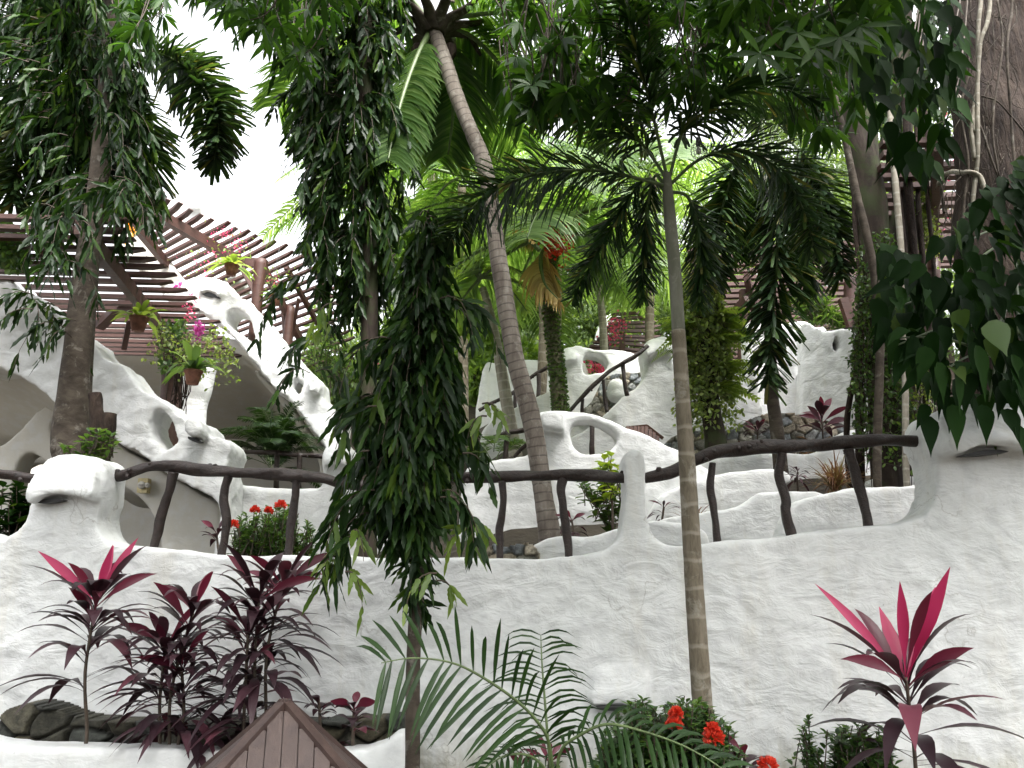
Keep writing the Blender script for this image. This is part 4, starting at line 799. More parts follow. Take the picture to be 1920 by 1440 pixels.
back_palm('coconut palm far behind at upper centre with light green fronds', [(800, 900, 20), (805, 500, 18), (812, 290, 15)], 16.0, M['palm'], (812, 270), 14, 3.4, 'far_palm', 21, .9)
back_palm('coconut palm far behind the hanging lantern', [(1215, 800, 18), (1220, 500, 16), (1225, 330, 14)], 14.5, M['palm'], (1225, 310), 13, 3.0, 'far_palm', 24, .9)
# red fruit, dry frond
lv = LV(); c = at(1045, 455, 9.3); B = c+RNG.normal(0, 1, (260, 3))*np.array([.10, .10, .13])
D = rdir(260); lv.add(B, D, perp(D), .045, .035, 'oval', fold=.8); lv.build('fruit_cluster', M['red'], p4)
coco(p4, [(1035, 455), (1015, 480), (1020, 530), (1045, 560)], 9.5, 9.2, 40, .35, 'dry', .05, droop=.9)
coco(p4, [(1012, 470), (985, 440), (960, 410), (950, 400)], 9.8, 9.8, 30, .4, 'dry', .05)
lv = LV(); n = 2600; tt = U(0, 1, n); P_, r_ = trunk_px([(1052, 775, 30), (1045, 700, 28), (1036, 620, 27), (1030, 540, 26), (1032, 470, 24)], 9.6, False); P_ = np.array(catmull(P_, 10)); i_ = (tt*(len(P_)-1)).astype(int); a = U(0, 6.28, n); o = np.stack([np.cos(a), np.sin(a), 0*a], 1)
lv.add(P_[i_]+o*.085, nrm(o+rdir(n)*.6), perp(o), U(.02, .05, n), .022, 'oval', fold=.3); lv.build('moss', M['vine_dark'], p4)

# vine covered tree at centre right
v1 = empty('vine_covered_tree', at(1340, 900, 9.2), 'stubby trunk wrapped in hanging lime green vine behind the slim ringed palm', 'tree')
P, r = make_trunk(v1, [(1342, 840, 44), (1338, 800, 40), (1330, 740, 34), (1322, 650, 30), (1316, 560, 28), (1312, 460, 26), (1310, 400, 24)], 9.2, M['bark_dark'], knob=.1, foot=True)
def vine_curtain(root, pts, Y, n_str, slen, spread, leaf=.03, mat='vine', name='hanging_vine', dens=26, depth=.18):
    lv = LV(); mb = MB(); C = np.array(pts, float)
    for i in range(n_str):
        u = U(0, 1); k = u*(len(C)-1); j = min(int(k), len(C)-2); c = C[j]*(1-k+j)+C[j+1]*(k-j); hw = c[2]*m_per_px(c[0], c[1], Y)
        a = U(0, 6.28); s = at(c[0], c[1], Y)+np.array([math.cos(a)*hw, math.sin(a)*depth, 0]); L = U(*slen); m = 8
        P = [s+np.array([math.sin(q*2.1+i)*.02*q, math.cos(q*1.7+i)*.02*q, -L*q/m]) for q in range(m+1)]; mb.tube(P, [.003, .002], 3, 1, ends=False)
        nl = int(dens*L)+2; t = U(0, 1, nl)*m; i0 = np.minimum(t.astype(int), m-1); Pn = np.array(P); B = Pn[i0]*(1-(t-i0))[:, None]+Pn[i0+1]*(t-i0)[:, None]
        D = nrm(rdir(nl)+DOWN*.4); lv.add(B+D*.01, D, perp(D), leaf*U(.7, 1.3, nl), leaf*.7*U(.8, 1.2, nl), 'oval', droop=.2, fold=.2)
    lv.build(name, M[mat], root); mb.build('vine_stems', M['twig'], root)
vine_curtain(v1, [(1310, 480, 24), (1314, 560, 38), (1320, 620, 44), (1322, 680, 44), (1326, 700, 40)], 9.1, 210, (.35, .8), 0, .055, dens=46)
fl_ = LV()
for fi, (px, py, s_) in enumerate(((1375, 640, 1), (1365, 700, 1), (1278, 650, -1), (1380, 600, 1), (1350, 730, 1), (1290, 620, -1))):
    fl_ = LV()
    for k in range(5):
        p0 = at(1335 if s_ > 0 else 1300, py, 9.0); D0 = nrm(np.array([s_*U(.6, 1), U(-.6, .1), U(-.1, .7)])); Lf = U(.35, .6)
        q = np.linspace(.1, 1, 12)[:, None]; B = p0+D0*Lf*q+DOWN*Lf*.45*q*q; T = nrm(D0+DOWN*.9*q)
        for sg in (-1, 1): S_ = nrm(np.cross(T, [0, .3, 1])*sg+T*.5); fl_.add(B, S_, T, .14*(1.1-q[:, 0]*.6), .035, 'leaflet', droop=.2)
    fl_.build('fern_frond', M['fern'], v1)

# fig trees at right
g1 = empty('fig_tree', at(1650, 1000, 7.9), 'strangler fig with leaning dark trunk and curtain of roots and small vine leaves', 'tree', 'fig trees')
make_trunk(g1, [(1668, 960, 70), (1662, 800, 60), (1655, 650, 55), (1645, 520, 52), (1632, 400, 56), (1615, 280, 58), (1605, 150, 56), (1598, 20, 50), (1590, -100, 46)], 7.9, M['bark_dark'], knob=.12, freq=1.2)
for i, (x0, x1, w_) in enumerate(((1622, 1612, 18), (1640, 1660, 14), (1690, 1700, 24), (1712, 1705, 26), (1730, 1720, 16), (1748, 1742, 12), (1610, 1600, 12), (1700, 1722, 14))):
    P, r = trunk_px([(x1, 960, w_), (x1-4, 800, w_*.9), ((x0+x1)/2, 650, w_*.8), (x0, 500, w_*.7), (x0-8, 330, w_*.6), (x0-18, 180, w_*.5)], 8.0+.15*math.sin(i*2), False)
    mb = MB(); mb.tube(P, r, 9, 10, knob=.15, freq=2, wob=.03); mb.build('aerial_root', M['bark_fig'], g1)
for i in range(26):
    x = U(1612, 1765); y0 = U(520, 740); mb = MB() if i == 0 else mb; mb.tube([at(x, y0, 7.7), at(x+U(-6, 6), y0+110, 7.65), at(x+U(-8, 8), min(960, y0+U(180, 320)), 7.7)], [.006, .004], 4, 6, wob=.02)
mb.build('hanging_roots', M['bark_fig'], g1)
vine_curtain(g1, [(1640, 440, 26), (1640, 540, 34), (1642, 620, 40), (1650, 700, 44), (1655, 780, 44)], 7.7, 190, (.3, .8), 0, .040, 'vine_dark', dens=44, depth=.22)
vine_curtain(g1, [(1700, 620, 40), (1710, 740, 34)], 7.75, 34, (.4, .9), 0, .036, 'vine', 'trailing_vine', dens=28)
vine_curtain(g1, [(1718, 320, 10), (1722, 380, 14), (1724, 430, 14)], 8.3, 60, (.3, .6), 0, .045, 'vine', 'lime_vine', dens=50, depth=.12)
g2 = empty('fig_tree', at(1708, 900, 8.8), 'dark upright fig trunk just left of the huge trunk, behind the thin pale pole', 'tree', 'fig trees')
make_trunk(g2, [(1705, 900, 60), (1700, 700, 52), (1692, 500, 44), (1688, 330, 40), (1690, 150, 38), (1692, -60, 34)], 8.8, M['bark_dark'], knob=.1)
lvz = LV(); mz = MB(); hang_twigs(lvz, mz, [at(U(1560, 1780), U(-60, 210), U(8.2, 9.2)) for _ in range(90)], list(rdir(90, -.2, .5)), U(.4, .8, 90), .17, .05, 30); lvz.build('crown', M['mast'], g2); mz.build('twigs', M['twig'], g2)
b1 = empty('bamboo_pole', at(1690, 950, 7.2), 'thin pale bamboo stem standing between the fig trunks', 'bamboo')
make_trunk(b1, [(1700, 900, 12), (1697, 700, 12), (1690, 480, 12), (1682, 380, 12), (1672, 260, 11), (1668, 180, 10)], 7.2, M['palm_pale'], seg=10, knob=.02, name='culm')
th2 = empty('slender_tree', at(1640, 950, 7.4), 'slender pale leaning stem crossing in front of the dark fig trunk', 'tree')
make_trunk(th2, [(1645, 900, 16), (1650, 640, 16), (1640, 520, 16), (1622, 430, 16), (1605, 360, 14), (1580, 240, 12), (1550, 120, 9)], 7.35, M['bark'], seg=10, name='trunk')
lvz = LV(); mz = MB(); hang_twigs(lvz, mz, [at(U(1480, 1640), U(-20, 180), U(7.1, 7.6)) for _ in range(26)], list(rdir(26, -.2, .5)), U(.3, .6, 26), .15, .04, 30); lvz.build('crown', M['canopy'], th2)

# huge trunk at right
bt = empty('rain_tree', at(1870, 1000, 6.75), 'huge dark trunk at upper right laced with pale climbing roots', 'tree')
make_trunk(bt, [(1905, 960, 210), (1898, 760, 190), (1890, 560, 175), (1880, 420, 165), (1876, 280, 158), (1872, 140, 155), (1876, 0, 165), (1882, -140, 180)], 6.75, M['bark_fig'], seg=36, knob=.10, freq=1.1, n=16)
for i, (L, w_) in enumerate((([(1838, -40), (1836, 60), (1832, 150), (1835, 220), (1828, 330), (1824, 420)], 8), ([(1856, -40), (1852, 40), (1838, 90), (1830, 160), (1826, 250)], 8), ([(1762, 168), (1785, 175), (1808, 200), (1824, 240), (1828, 300)], 9),
    ([(1760, 345), (1775, 328), (1812, 320), (1840, 332), (1850, 370)], 9), ([(1900, -30), (1892, 60), (1888, 150), (1902, 260), (1900, 380)], 5), ([(1870, 0), (1880, 100), (1862, 200), (1872, 330)], 4), ([(1800, 60), (1815, 120), (1806, 200), (1812, 330), (1806, 420)], 5), ([(1840, 180), (1870, 190), (1900, 220), (1930, 260)], 3), ([(1835, 230), (1860, 290), (1880, 360)], 4), ([(1770, 400), (1765, 350), (1778, 332)], 6))):
    Yv = 5.98; mb = MB(); mb.tube([at(x, y, Yv+ (0.35 if x < 1790 else 0)+.10*abs(x-1858)/60) for x, y in L], [w_*.5*m_per_px(1850, 200, Yv)]*2, 8, 9, knob=.15, freq=5, wob=.012); mb.build('climbing_root', M['palm_pale'] if w_ > 6 else M['bark'], bt)
mb = MB()
for i in range(60):
    x = U(1775, 1945); y = U(-20, 420); p = [at(x+U(-14, 14)*k, y+k*U(20, 50), 5.98+.10*abs(x-1858)/60+.02*k) for k in range(4)]; mb.tube(p, [.005, .003], 4, 5, wob=.01)
mb.build('fine_roots', M['bark'], bt)

# philodendron hanging over the right pier
ph = empty('philodendron', at(1850, 600, 5.7), 'large leaved climbing philodendron hanging over the right hooded pier', 'climbing plant')
lv = LV(); mb = MB()
poly = [(1940, 300), (1870, 340), (1830, 390), (1790, 440), (1720, 500), (1650, 470), (1655, 620), (1700, 700), (1740, 720), (1790, 790), (1850, 800), (1935, 830), (1990, 600)]
def rand_in(poly, n):
    out = []; A = np.array(poly); x0, y0 = A.min(0); x1, y1 = A.max(0)
    while len(out) < n:
        x = U(x0, x1, 200); y = U(y0, y1, 200); m = inside([tuple(p) for p in poly], x, y); out += list(zip(x[m], y[m]))
    return out[:n]
pts = rand_in(poly, 380)
B = np.array([at(x, y-20, U(4.9, 5.9)) for x, y in pts]); n = len(B); out = np.stack([(np.array([p[0] for p in pts])-1880)/220, U(-1, -.1, n), U(-.6, .2, n)], 1)
D = nrm(out*.8+DOWN*.8+RNG.normal(0, .25, (n, 3))); sd = nrm(np.cross(D, nrm(np.array([0, -1., .5])+RNG.normal(0, .35, (n, 3)))))
lv.add(B, D, sd, U(.18, .30, n), U(.075, .125, n), 'heart', droop=U(.1, .5, n), fold=.4, wave=.05)
ex = [(1700, 600, 1655, 470, .3), (1690, 690, 1640, 560, .3), (1760, 560, 1700, 520, .32), (1740, 820, 1740, 780, .3), (1790, 850, 1790, 760, .3), (1845, 830, 1845, 760, .28), (1710, 640, 1760, 520, .34), (1650, 860, 1740, 760, .2)]
for x, y, x0, y0, L_ in ex:
    p, q_ = at(x0, y0, 5.1), at(x, y, 4.95); lv.add(p, nrm(q_-p+DOWN*.1), np.cross(nrm(q_-p), [0, -1, .3]), L_, L_*.42, 'heart', droop=.2, fold=.2)
lv.build('leaves', M['philo'], ph)
for i in range(16):
    x, y = pts[i*5]; mb.tube([at(1905, 440+i*18, 6.0), at((1905+x)/2, (440+i*18+y)/2-25, 5.6), at(x, y, 5.3)], [.012, .006], 6, 6)
mb.build('stems', M['stem'], ph)
lv = LV(); p = at(1862, 600, 4.75); lv.add(p, (.1, -.2, -1), (1, -.2, 0), .24, .17, 'heart', droop=.1, fold=.2); lv.build('yellow_leaf', M['fern_mid'], ph)
ph2 = empty('philodendron', at(1760, 100, 5.5), 'dark heart leaved climber hanging from the top beside the huge trunk', 'climbing plant')
lv = LV(); pts = rand_in([(1620, -40), (1800, -60), (1800, 120), (1795, 220), (1760, 340), (1690, 310), (1640, 240), (1590, 100)], 260); n = len(pts)
B = np.array([at(x, y-15, U(5.0, 6.4)) for x, y in pts]); D = nrm(DOWN+RNG.normal(0, .35, (n, 3))); sd = nrm(np.cross(D, nrm(np.array([0, -1., .3])+RNG.normal(0, .5, (n, 3)))))
lv.add(B, D, sd, U(.18, .30, n), U(.07, .13, n), 'heart', droop=.15, fold=.25, wave=.04); lv.build('leaves', M['philo'], ph2)
mb = MB()
for i in range(14): x, y = pts[i*9]; mb.tube([at(x+30, -120, 6.2), at(x+15, y-80, 6), at(x, y, 5.7)], [.01, .005], 5, 5)
mb.build('stems', M['twig'], ph2)

# overhanging broadleaf tree: trunk out of frame at right, limbs across the top
oh = empty('broadleaf_tree', (5.6, 4.2, 0), 'broadleaf tree reaching over the whole top of the view with whorls of long green leaves, plus unseen ones added for shade', 'tree')
mb = MB(); mb.tube([(5.6, 4.2, -.1), (5.5, 4.2, 2), (5.2, 4.3, 4), (4.8, 4.2, 6.0)], [.22, .2, .18, .14], 14, 8, knob=.08); mb.build('trunk', M['bark'], oh)
for T_ in ([(4.8, 4.2, 6.0), (2.6, 4.6, 6.5), (.5, 5.0, 6.8), (-1.8, 5.2, 7.0), (-3.8, 5.2, 7.0)], [(4.8, 4.2, 5.9), (3.0, 5.4, 6.8), (1.4, 6.2, 7.4), (.4, 6.0, 7.3)], [(5.0, 4.2, 5.2), (3.4, 3.0, 5.4), (1.0, 2.2, 5.6), (-2.0, 1.5, 6.0)], [(5.0, 4.2, 5.4), (4.4, 1.0, 6.0), (3.0, -1.5, 6.4)]):
    mb = MB(); mb.tube(T_, [.10, .07, .05, .03], 9, 8, knob=.1); mb.build('limb', M['bark'], oh)
def whorls(lv, mb, P, L, W, k=(6, 9), droop=.35, prof='big', cone=.55):
    for p in P:
        m = random.randint(*k); a0 = U(0, 6.28); ax = nrm(np.array([U(-.5, .5), U(-.5, .2), U(-.9, .4)])); u_ = nrm(np.cross(ax, [0.3, 1, .2])); v_ = np.cross(ax, u_)
        a = a0+np.arange(m)*2*math.pi/m+U(-.2, .2, m); o = u_*np.cos(a)[:, None]+v_*np.sin(a)[:, None]; D = nrm(o+ax*cone+DOWN*.15); Lm = L*U(.7, 1.15, m)
        lv.add(np.tile(p, (m, 1))+o*.008, D, np.cross(D, ax), Lm, W*Lm/L, prof, droop=droop*U(.5, 1.5, m), fold=.22, wave=.02)
        mb.tube([p, p-ax*.12+np.array([0, 0, .10]), p-ax*.2+np.array([0, 0, .3])], [.004, .007], 4, 3, ends=False)
lv = LV(); mb = MB()
def wh(poly, n, Y, L, W, **kw): whorls(lv, mb, [at(x, y, U(*Y)) for x, y in rand_in(poly, n)], L, W, **kw)
wh([(340, -80), (760, -100), (740, -10), (640, 30), (520, 70), (440, 40), (350, -20)], 130, (4.6, 6.6), .20, .045)
wh([(490, 40), (560, 30), (600, 90), (550, 140), (510, 120)], 12, (5.2, 6.2), .20, .045)
wh([(950, -100), (1400, -100), (1380, 60), (1330, 180), (1220, 200), (1100, 230), (1010, 190), (960, 120), (940, 20)], 330, (4.8, 6.8), .21, .05)
wh([(930, 130), (1060, 150), (1060, 210), (960, 200)], 22, (5.0, 5.8), .20, .05)
wh([(1330, -100), (1700, -100), (1640, 60), (1560, 130), (1440, 90), (1350, 40)], 150, (4.2, 6.2), .22, .052)
wh([(220, -60), (330, -60), (300, 60), (240, 110), (215, 60)], 34, (6.0, 7.0), .20, .045)
wh([(1440, 60), (1600, 40), (1620, 200), (1560, 260), (1470, 200)], 60, (5.6, 6.8), .22, .055)
whorls(lv, mb, [np.array([U(-6.5, 7.5), U(-3.5, 3.7), U(5.2, 7.4)]) for _ in range(1700)], .30, .09)  # unseen foliage overhead, added to shade the front wall
whorls(lv, mb, [np.array([U(-7, 7), U(-6.5, -3.5), U(1.8, 6.5)]) for _ in range(700)], .34, .11)  # unseen low foliage behind the camera, added to dim the front wall
whorls(lv, mb, [np.array([U(-6.5, 7.5), U(1.2, 4.5), U(6.2, 7.8)]) for _ in range(1100)], .32, .10)  # more unseen leaves overhead, added to keep sun off the front wall
lv.build('crown', M['canopy'], oh); mb.build('twigs', M['twig'], oh)
lv = LV(); mb = MB()
for (x, y, Y, L_, m, a0) in ((1425, 100, 3.6, .22, 7, .2), (1495, 62, 3.7, .17, 5, 1.3), (1530, 90, 3.9, .2, 6, .6), (1575, 70, 3.8, .2, 6, 0), (1610, 50, 3.9, .22, 6, .4)):
    p = at(x, y, Y); a = a0+np.arange(m)*2*math.pi/m; D = nrm(np.stack([np.cos(a), -.25+0*a, np.sin(a)*.9-.35], 1)); lv.add(np.tile(p, (m, 1)), D, np.cross(D, [0, -1, .15]), L_*U(.8, 1.1, m), .042, 'big', droop=.18, fold=.18)
    mb.tube([p, p+np.array([.1, .3, .2]), p+np.array([.3, .7, .5])], [.004, .01], 6, 5)
lv.build('near_whorls', M['canopy'], oh); mb.build('near_twigs', M['twig'], oh)

# lantern
la = empty('lantern', at(1310, 255, 5.0), 'round wire cage lantern hanging among the palm fronds', 'lantern')
mb = MB(); c = at(1310, 283, 5.0); rr = .055
for i in range(10):
    a = i*2*math.pi/10; mb.tube([c+np.array([math.cos(a)*rr*math.sin(t), math.sin(a)*rr*math.sin(t), -rr*1.15*math.cos(t)]) for t in np.linspace(.05, 3.0, 9)], .0015, 4, 2, ends=False)
for z_ in (-.7, -.3, .1, .5): mb.tube([c+np.array([math.cos(a)*rr*math.sqrt(1-z_*z_), math.sin(a)*rr*math.sqrt(1-z_*z_), z_*rr*1.15]) for a in np.linspace(0, 6.283, 17)], .0015, 4, 1, ends=False)
mb.build('cage', M['wire'], la); mb = MB(); mb.lathe(c, [(0, .10), (.014, .10), (.018, .05), (.012, .03)], 10); mb.tube([c+np.array([0, 0, .09]), c+np.array([0, 0, .9])], .003, 5, 1); mb.build('socket', M['black'], la)
mb = MB(); mb.lathe(c, [(0, -.03), (.015, -.02), (.02, 0), (.012, .03), (0, .035)], 12); mb.build('bulb', M['glass'], la)

# background wood on the hill
def far_tree(label, px, py, Y, rx, rz, n, mat, leaf=.20, name='hill_tree', seed=0):
    rg = np.random.default_rng(seed+int(px)); c = at(px, py, Y); x, y = c[0], c[1]; z = float(terrain(x, y)); r = empty(name, (x, y, z), label, 'tree', 'trees on the hill behind')
    mb = MB(); mb.tube([(x, y, z-.2), (x+.1, y, (z+c[2])/2), (x, y, max(c[2], z+.5))], [.16, .12, .05], 8, 5, knob=.1)
    cl = rg.normal(0, 1, (26, 3)); cl = nrm(cl)*rg.uniform(.35, 1, (26, 1))*np.array([rx, rx*.8, rz]); cs_ = rg.uniform(.22, .42, 26)*rx
    for k in range(8): mb.tube([(x, y, (z+c[2])/2), tuple(c+cl[k]*.5), tuple(c+cl[k]*.95)], [.05, .02], 5, 4)
    mb.build('trunk', M['bark'], r); k = rg.integers(0, 26, n); d = nrm(rg.normal(0, 1, (n, 3))); B = c+cl[k]+d*cs_[k][:, None]*rg.uniform(.6, 1, (n, 1))*np.array([1, 1, .8]); D = nrm(d+rg.normal(0, .5, (n, 3))+DOWN*.3)
    lv = LV(); lv.add(B, D, perp(D), leaf*rg.uniform(.6, 1.3, n), leaf*.42, 'diamond', cols=2); lv.build('crown', M[mat], r)
for i, a in enumerate((('dense green tree on the hill seen through the palm trunks', 880, 610, 21, 2.2, 1.9, 9000, 'forest'), ('pale lime tree low on the hill left of the coconut trunk', 905, 690, 17, 1.3, 1.3, 5200, 'forest_lime'),
    ('dark rounded tree on the hill right of the mossy palm', 1120, 560, 24, 2.6, 2.2, 9000, 'forest'), ('green tree on the hill between coconut and mossy palm', 1000, 590, 23, 2.2, 2.2, 8000, 'forest'), ('large dark tree on the hill behind the diagonal stairs', 1230, 560, 26, 3.0, 2.6, 9000, 'forest'),
    ('bushy tree on the hill behind the tall white walls', 1400, 560, 22, 2.6, 2.4, 8000, 'forest_lime'), ('broad tree on the hill behind the right slatted roof', 1560, 480, 24, 3.6, 3.2, 10000, 'forest'), ('tree on the hill behind the huge trunk', 1760, 560, 22, 3.2, 3.2, 9000, 'forest'),
    ('green tree on the hill behind the columns of hanging leaves', 760, 640, 22, 2.6, 2.2, 8000, 'forest'), ('low bushy tree beside the far end of the left house', 650, 720, 18.8, 1.8, 1.4, 6000, 'forest'), ('tall backlit tree far behind the coconut crown', 1010, 420, 30, 3.2, 2.6, 8000, 'forest_lime'),
    ('tall tree far behind the palm crowns at upper centre', 1180, 400, 30, 4.2, 3.6, 10000, 'forest'), ('tree high on the hill behind the foxtail palms', 1430, 330, 28, 3.6, 3.6, 9000, 'forest'), ('tall tree far behind the fig trunks', 1640, 260, 26, 3.6, 4.0, 9000, 'forest'), ('light green tree filling the gap behind the coconut fronds', 850, 430, 28, 2.4, 2.6, 8000, 'forest_lime'), ('tall tree behind the second column of hanging leaves', 740, 470, 26, 1.6, 3.4, 7000, 'forest'))):
    far_tree(*a, seed=i*7)

# ------------------------------------------------------------------ smaller plants
def cordyline(label, stems, Y, n_leaf=34, leafL=.34, group='cordylines in front of the white wall', pink=5, mid=4, W=.055, name='cordyline', mats=('cord', 'cord_mid', 'cord_pink'), foot=None, dens=1., ulow=.05):
    """stems: list of (px0,py0, px1,py1, px2,py2, spread) base, middle, growing tip"""
    s0 = stems[0]; p0 = at(s0[0], s0[1], Y); z = float(terrain(p0[0], p0[1])) if foot is None else foot
    r = empty(name, (p0[0], p0[1], z), label, 'plant', group); A = LV(); Bm = LV(); Cp = LV()
    for (x0, y0, x1, y1, x2, y2, sp) in stems:
        b, m, t = at(x0, y0, Y), at(x1, y1, Y+U(-.05, .05)), at(x2, y2, Y+U(-.1, .05)); path = ([np.array([b[0], b[1], z-.03])] if b[2] > z else [])+[b, m, t]
        mb = MB(); mb.tube(path, [.013, .011, .009], 7, 6, knob=.08, freq=9); mb.build('stem', M['twig'] if mats[0] == 'cord' else M['stem'], r)
        P = np.array(catmull([b, m, t], 8)); n = int(n_leaf*dens); u = ulow+(1-ulow)*U(0, 1, n)**.75; k = u*(len(P)-1); i0 = np.minimum(k.astype(int), len(P)-2); B = P[i0]*(1-(k-i0))[:, None]+P[i0+1]*(k-i0)[:, None]
        a = np.arange(n)*2.4+U(0, 6.28); el = np.interp(u, [0, .5, 1], [.15, .5, .95])+U(-.2, .2, n); D = np.stack([np.cos(a)*np.cos(el), np.sin(a)*np.cos(el), np.sin(el)], 1)
        A.add(B, D, np.cross(D, [0, 0, 1.]), leafL*sp*U(.8, 1.15, n), W*sp*U(.8, 1.15, n), 'cord', droop=np.interp(u, [0, 1], [.60, .42])*U(.6, 1.3, n), fold=.28)
        for LVx, cnt, e0, dr, wl in ((Bm, mid, .85, .30, .95), (Cp, pink, 1.08, .12, 1.0)):
            if cnt:
                a = np.arange(cnt)*2.4+U(0, 6.28); el = np.full(cnt, e0)+U(-.35, .3, cnt); D = np.stack([np.cos(a)*np.cos(el), np.sin(a)*np.cos(el)*.7, np.sin(el)], 1)
                LVx.add(P[-1-np.minimum(len(P)-1, (np.arange(cnt)*(1 if LVx is Cp else 1.6)/2).astype(int))], D, np.cross(D, [.1, -1., .2]), leafL*sp*wl*U(.75, 1.2, cnt), W*sp*.85*U(.7, 1.15, cnt), 'cord', droop=dr, fold=.25)
    A.build('leaves', M[mats[0]], r)
    if Bm.count: Bm.build('red_leaves', M[mats[1]], r)
    if Cp.count: Cp.build('pink_leaves', M[mats[2]], r)
    return r
PZ = .55
cordyline('cordyline at far left with bright pink top leaves on a thin bare stem', [(163, 1370, 160, 1260, 180, 1130, 1.0)], 5.45, 48, .64, foot=PZ, pink=4, mid=5, W=.085, ulow=.3)
cordyline('short bushy dark cordyline with narrow red tip leaves, second from left', [(318, 1390, 322, 1290, 362, 1150, .95), (300, 1390, 300, 1310, 310, 1215, .85), (335, 1390, 345, 1330, 340, 1250, .85)], 5.42, 50, .60, foot=PZ, pink=0, mid=4, W=.08)
cordyline('tallest dark cordyline with one upright wine leaf, third from left', [(478, 1390, 478, 1240, 485, 1120, 1.0), (500, 1380, 500, 1230, 530, 1100, .9), (455, 1390, 460, 1290, 465, 1190, .9)], 5.42, 52, .60, foot=PZ, pink=0, mid=3, W=.08)
cordyline('small dark cordyline to the right of the boarded roof', [(600, 1400, 600, 1350, 597, 1310, .62)], 5.4, 22, .30, foot=PZ, pink=0, mid=0, W=.08)
cordyline('small purple cordyline with broad leaves beside the nearest mast tree trunk', [(662, 1410, 662, 1370, 664, 1330, .75)], 5.35, 16, .32, foot=PZ, pink=0, mid=3, W=.095)
cordyline('cordyline at lower right crowned with tall bright pink leaves', [(1722, 1500, 1712, 1380, 1698, 1270, 1.0)], 4.75, 36, .74, pink=5, mid=5, W=.10)
cordyline('low cordyline with broad dark leaves beside the red flowered bush', [(1395, 1470, 1395, 1445, 1397, 1420, .7)], 4.9, 8, .34, pink=0, mid=2, W=.085)
cordyline('pink striped cordyline shoots at the foot of the arching palm', [(1030, 1480, 1030, 1450, 1030, 1425, .6), (990, 1480, 985, 1460, 975, 1440, .55)], 4.5, 6, .34, pink=0, mid=6, W=.05)
GB = 'cordylines on the upper terraces'
cordyline('red leaved cordyline against the tall white wall near the fig tree', [(1545, 850, 1543, 815, 1541, 785, 1)], 9.35, 12, .48, GB, pink=0, mid=8, W=.10)
cordyline('thin reddish cordyline in front of the fieldstone bed wall', [(1420, 850, 1420, 825, 1421, 808, .7)], 9.3, 10, .42, GB, pink=0, mid=4, W=.07)
cordyline('dark cordyline behind the wavy planter edge next to the coconut trunk', [(1075, 1010, 1074, 990, 1072, 975, .75)], 6.95, 9, .30, GB, pink=0, mid=4, W=.06)
cordyline('dark spiky cordyline just right of the slim white post', [(1242, 985, 1243, 965, 1245, 950, .8)], 7.3, 16, .28, GB, pink=0, mid=1, W=.03)
cordyline('bronze cordyline behind the front wall at the second rail post', [(410, 1045, 408, 1020, 406, 1000, .9)], 7.2, 9, .30, GB, pink=0, mid=2, W=.06)
cordyline('dark rosette plant between the right rail posts', [(1495, 905, 1495, 895, 1496, 885, .8)], 7.9, 22, .26, GB, pink=0, mid=0, W=.035)

def bush(label, pts, Y, n_sh, leafL, mat, h=(.3, .6), name='bush', cat='bush', group='leafy shrubs', flowers=(), fmat='red', W=.4, foot=None, dens=60, lean=.35, fr=.06):
    """pts: polygon (px) that the shoot tips fill"""
    tips = [at(x, y, U(*Y)) for x, y in rand_in(pts, n_sh)]; cx = np.mean([t[0] for t in tips]); cy = np.mean([t[1] for t in tips]); z = float(terrain(cx, cy)) if foot is None else foot
    r = empty(name, (cx, cy, z), label, cat, group); lv = LV(); mb = MB()
    for t in tips:
        L = U(*h); o = np.array([(t[0]-cx)*lean+U(-.4, .4)*L, (t[1]-cy)*lean+U(-.4, .4)*L, 0]); b = t-np.array([0, 0, L])-o; mb.tube([b, b*.5+t*.5+o*.15, t], [.006, .003], 5, 3, ends=False)
        n = int(dens*L); u = U(.1, 1, n)[:, None]; B = b*(1-u)+t*u; a = U(0, 6.28, n); el = U(-.1, .9, n); D = np.stack([np.cos(a)*np.cos(el), np.sin(a)*np.cos(el), np.sin(el)], 1)
        lv.add(B, D, np.cross(D, [0, 0, 1.])+.01, leafL*U(.7, 1.25, n)*(1.15-.35*u[:, 0]), leafL*W*U(.8, 1.1, n), 'lance', droop=.15, fold=.3)
    mb.tube([(cx, cy, z-.05), (cx, cy, np.mean([t[2] for t in tips])-.3)], [.02, .01], 7, 3)
    lv.build('leaves', M[mat], r); mb.build('stems', M['twig'], r)
    for px, py, Yf, rad in flowers:
        c = at(px, py, Yf); n = 150; d = rdir(n, -.3, 1); B = c+d*rad*U(.55, 1, (n, 1)); D = nrm(d+rdir(n)*.5); f = LV(); f.add(B, D, perp(D), fr*.45*U(.7, 1.2, n), fr*.3, 'oval', fold=.3); f.build('flower_head', M[fmat], r)
    return r
GI = 'flowering shrubs at the foot of the wall'
bush('dense red flowered shrub at the foot of the slim ringed palm', [(1110, 1440), (1130, 1360), (1190, 1300), (1240, 1320), (1290, 1300), (1340, 1330), (1385, 1370), (1400, 1440), (1360, 1500), (1120, 1500)], (4.6, 5.3), 420, .075, 'ixora', (.22, .5), group=GI, flowers=((1338, 1386, 4.55, .045), (1337, 1370, 4.56, .025), (1268, 1338, 4.6, .02), (1264, 1360, 4.58, .03), (1440, 1436, 4.6, .035)), fr=.06, dens=110)
bush('thin upright shrub shoot alone against the white wall', [(1495, 1420), (1502, 1325), (1512, 1325), (1535, 1400), (1540, 1500), (1480, 1500)], (5.0, 5.25), 34, .07, 'ixora', (.3, .5), group=GI, dens=75)
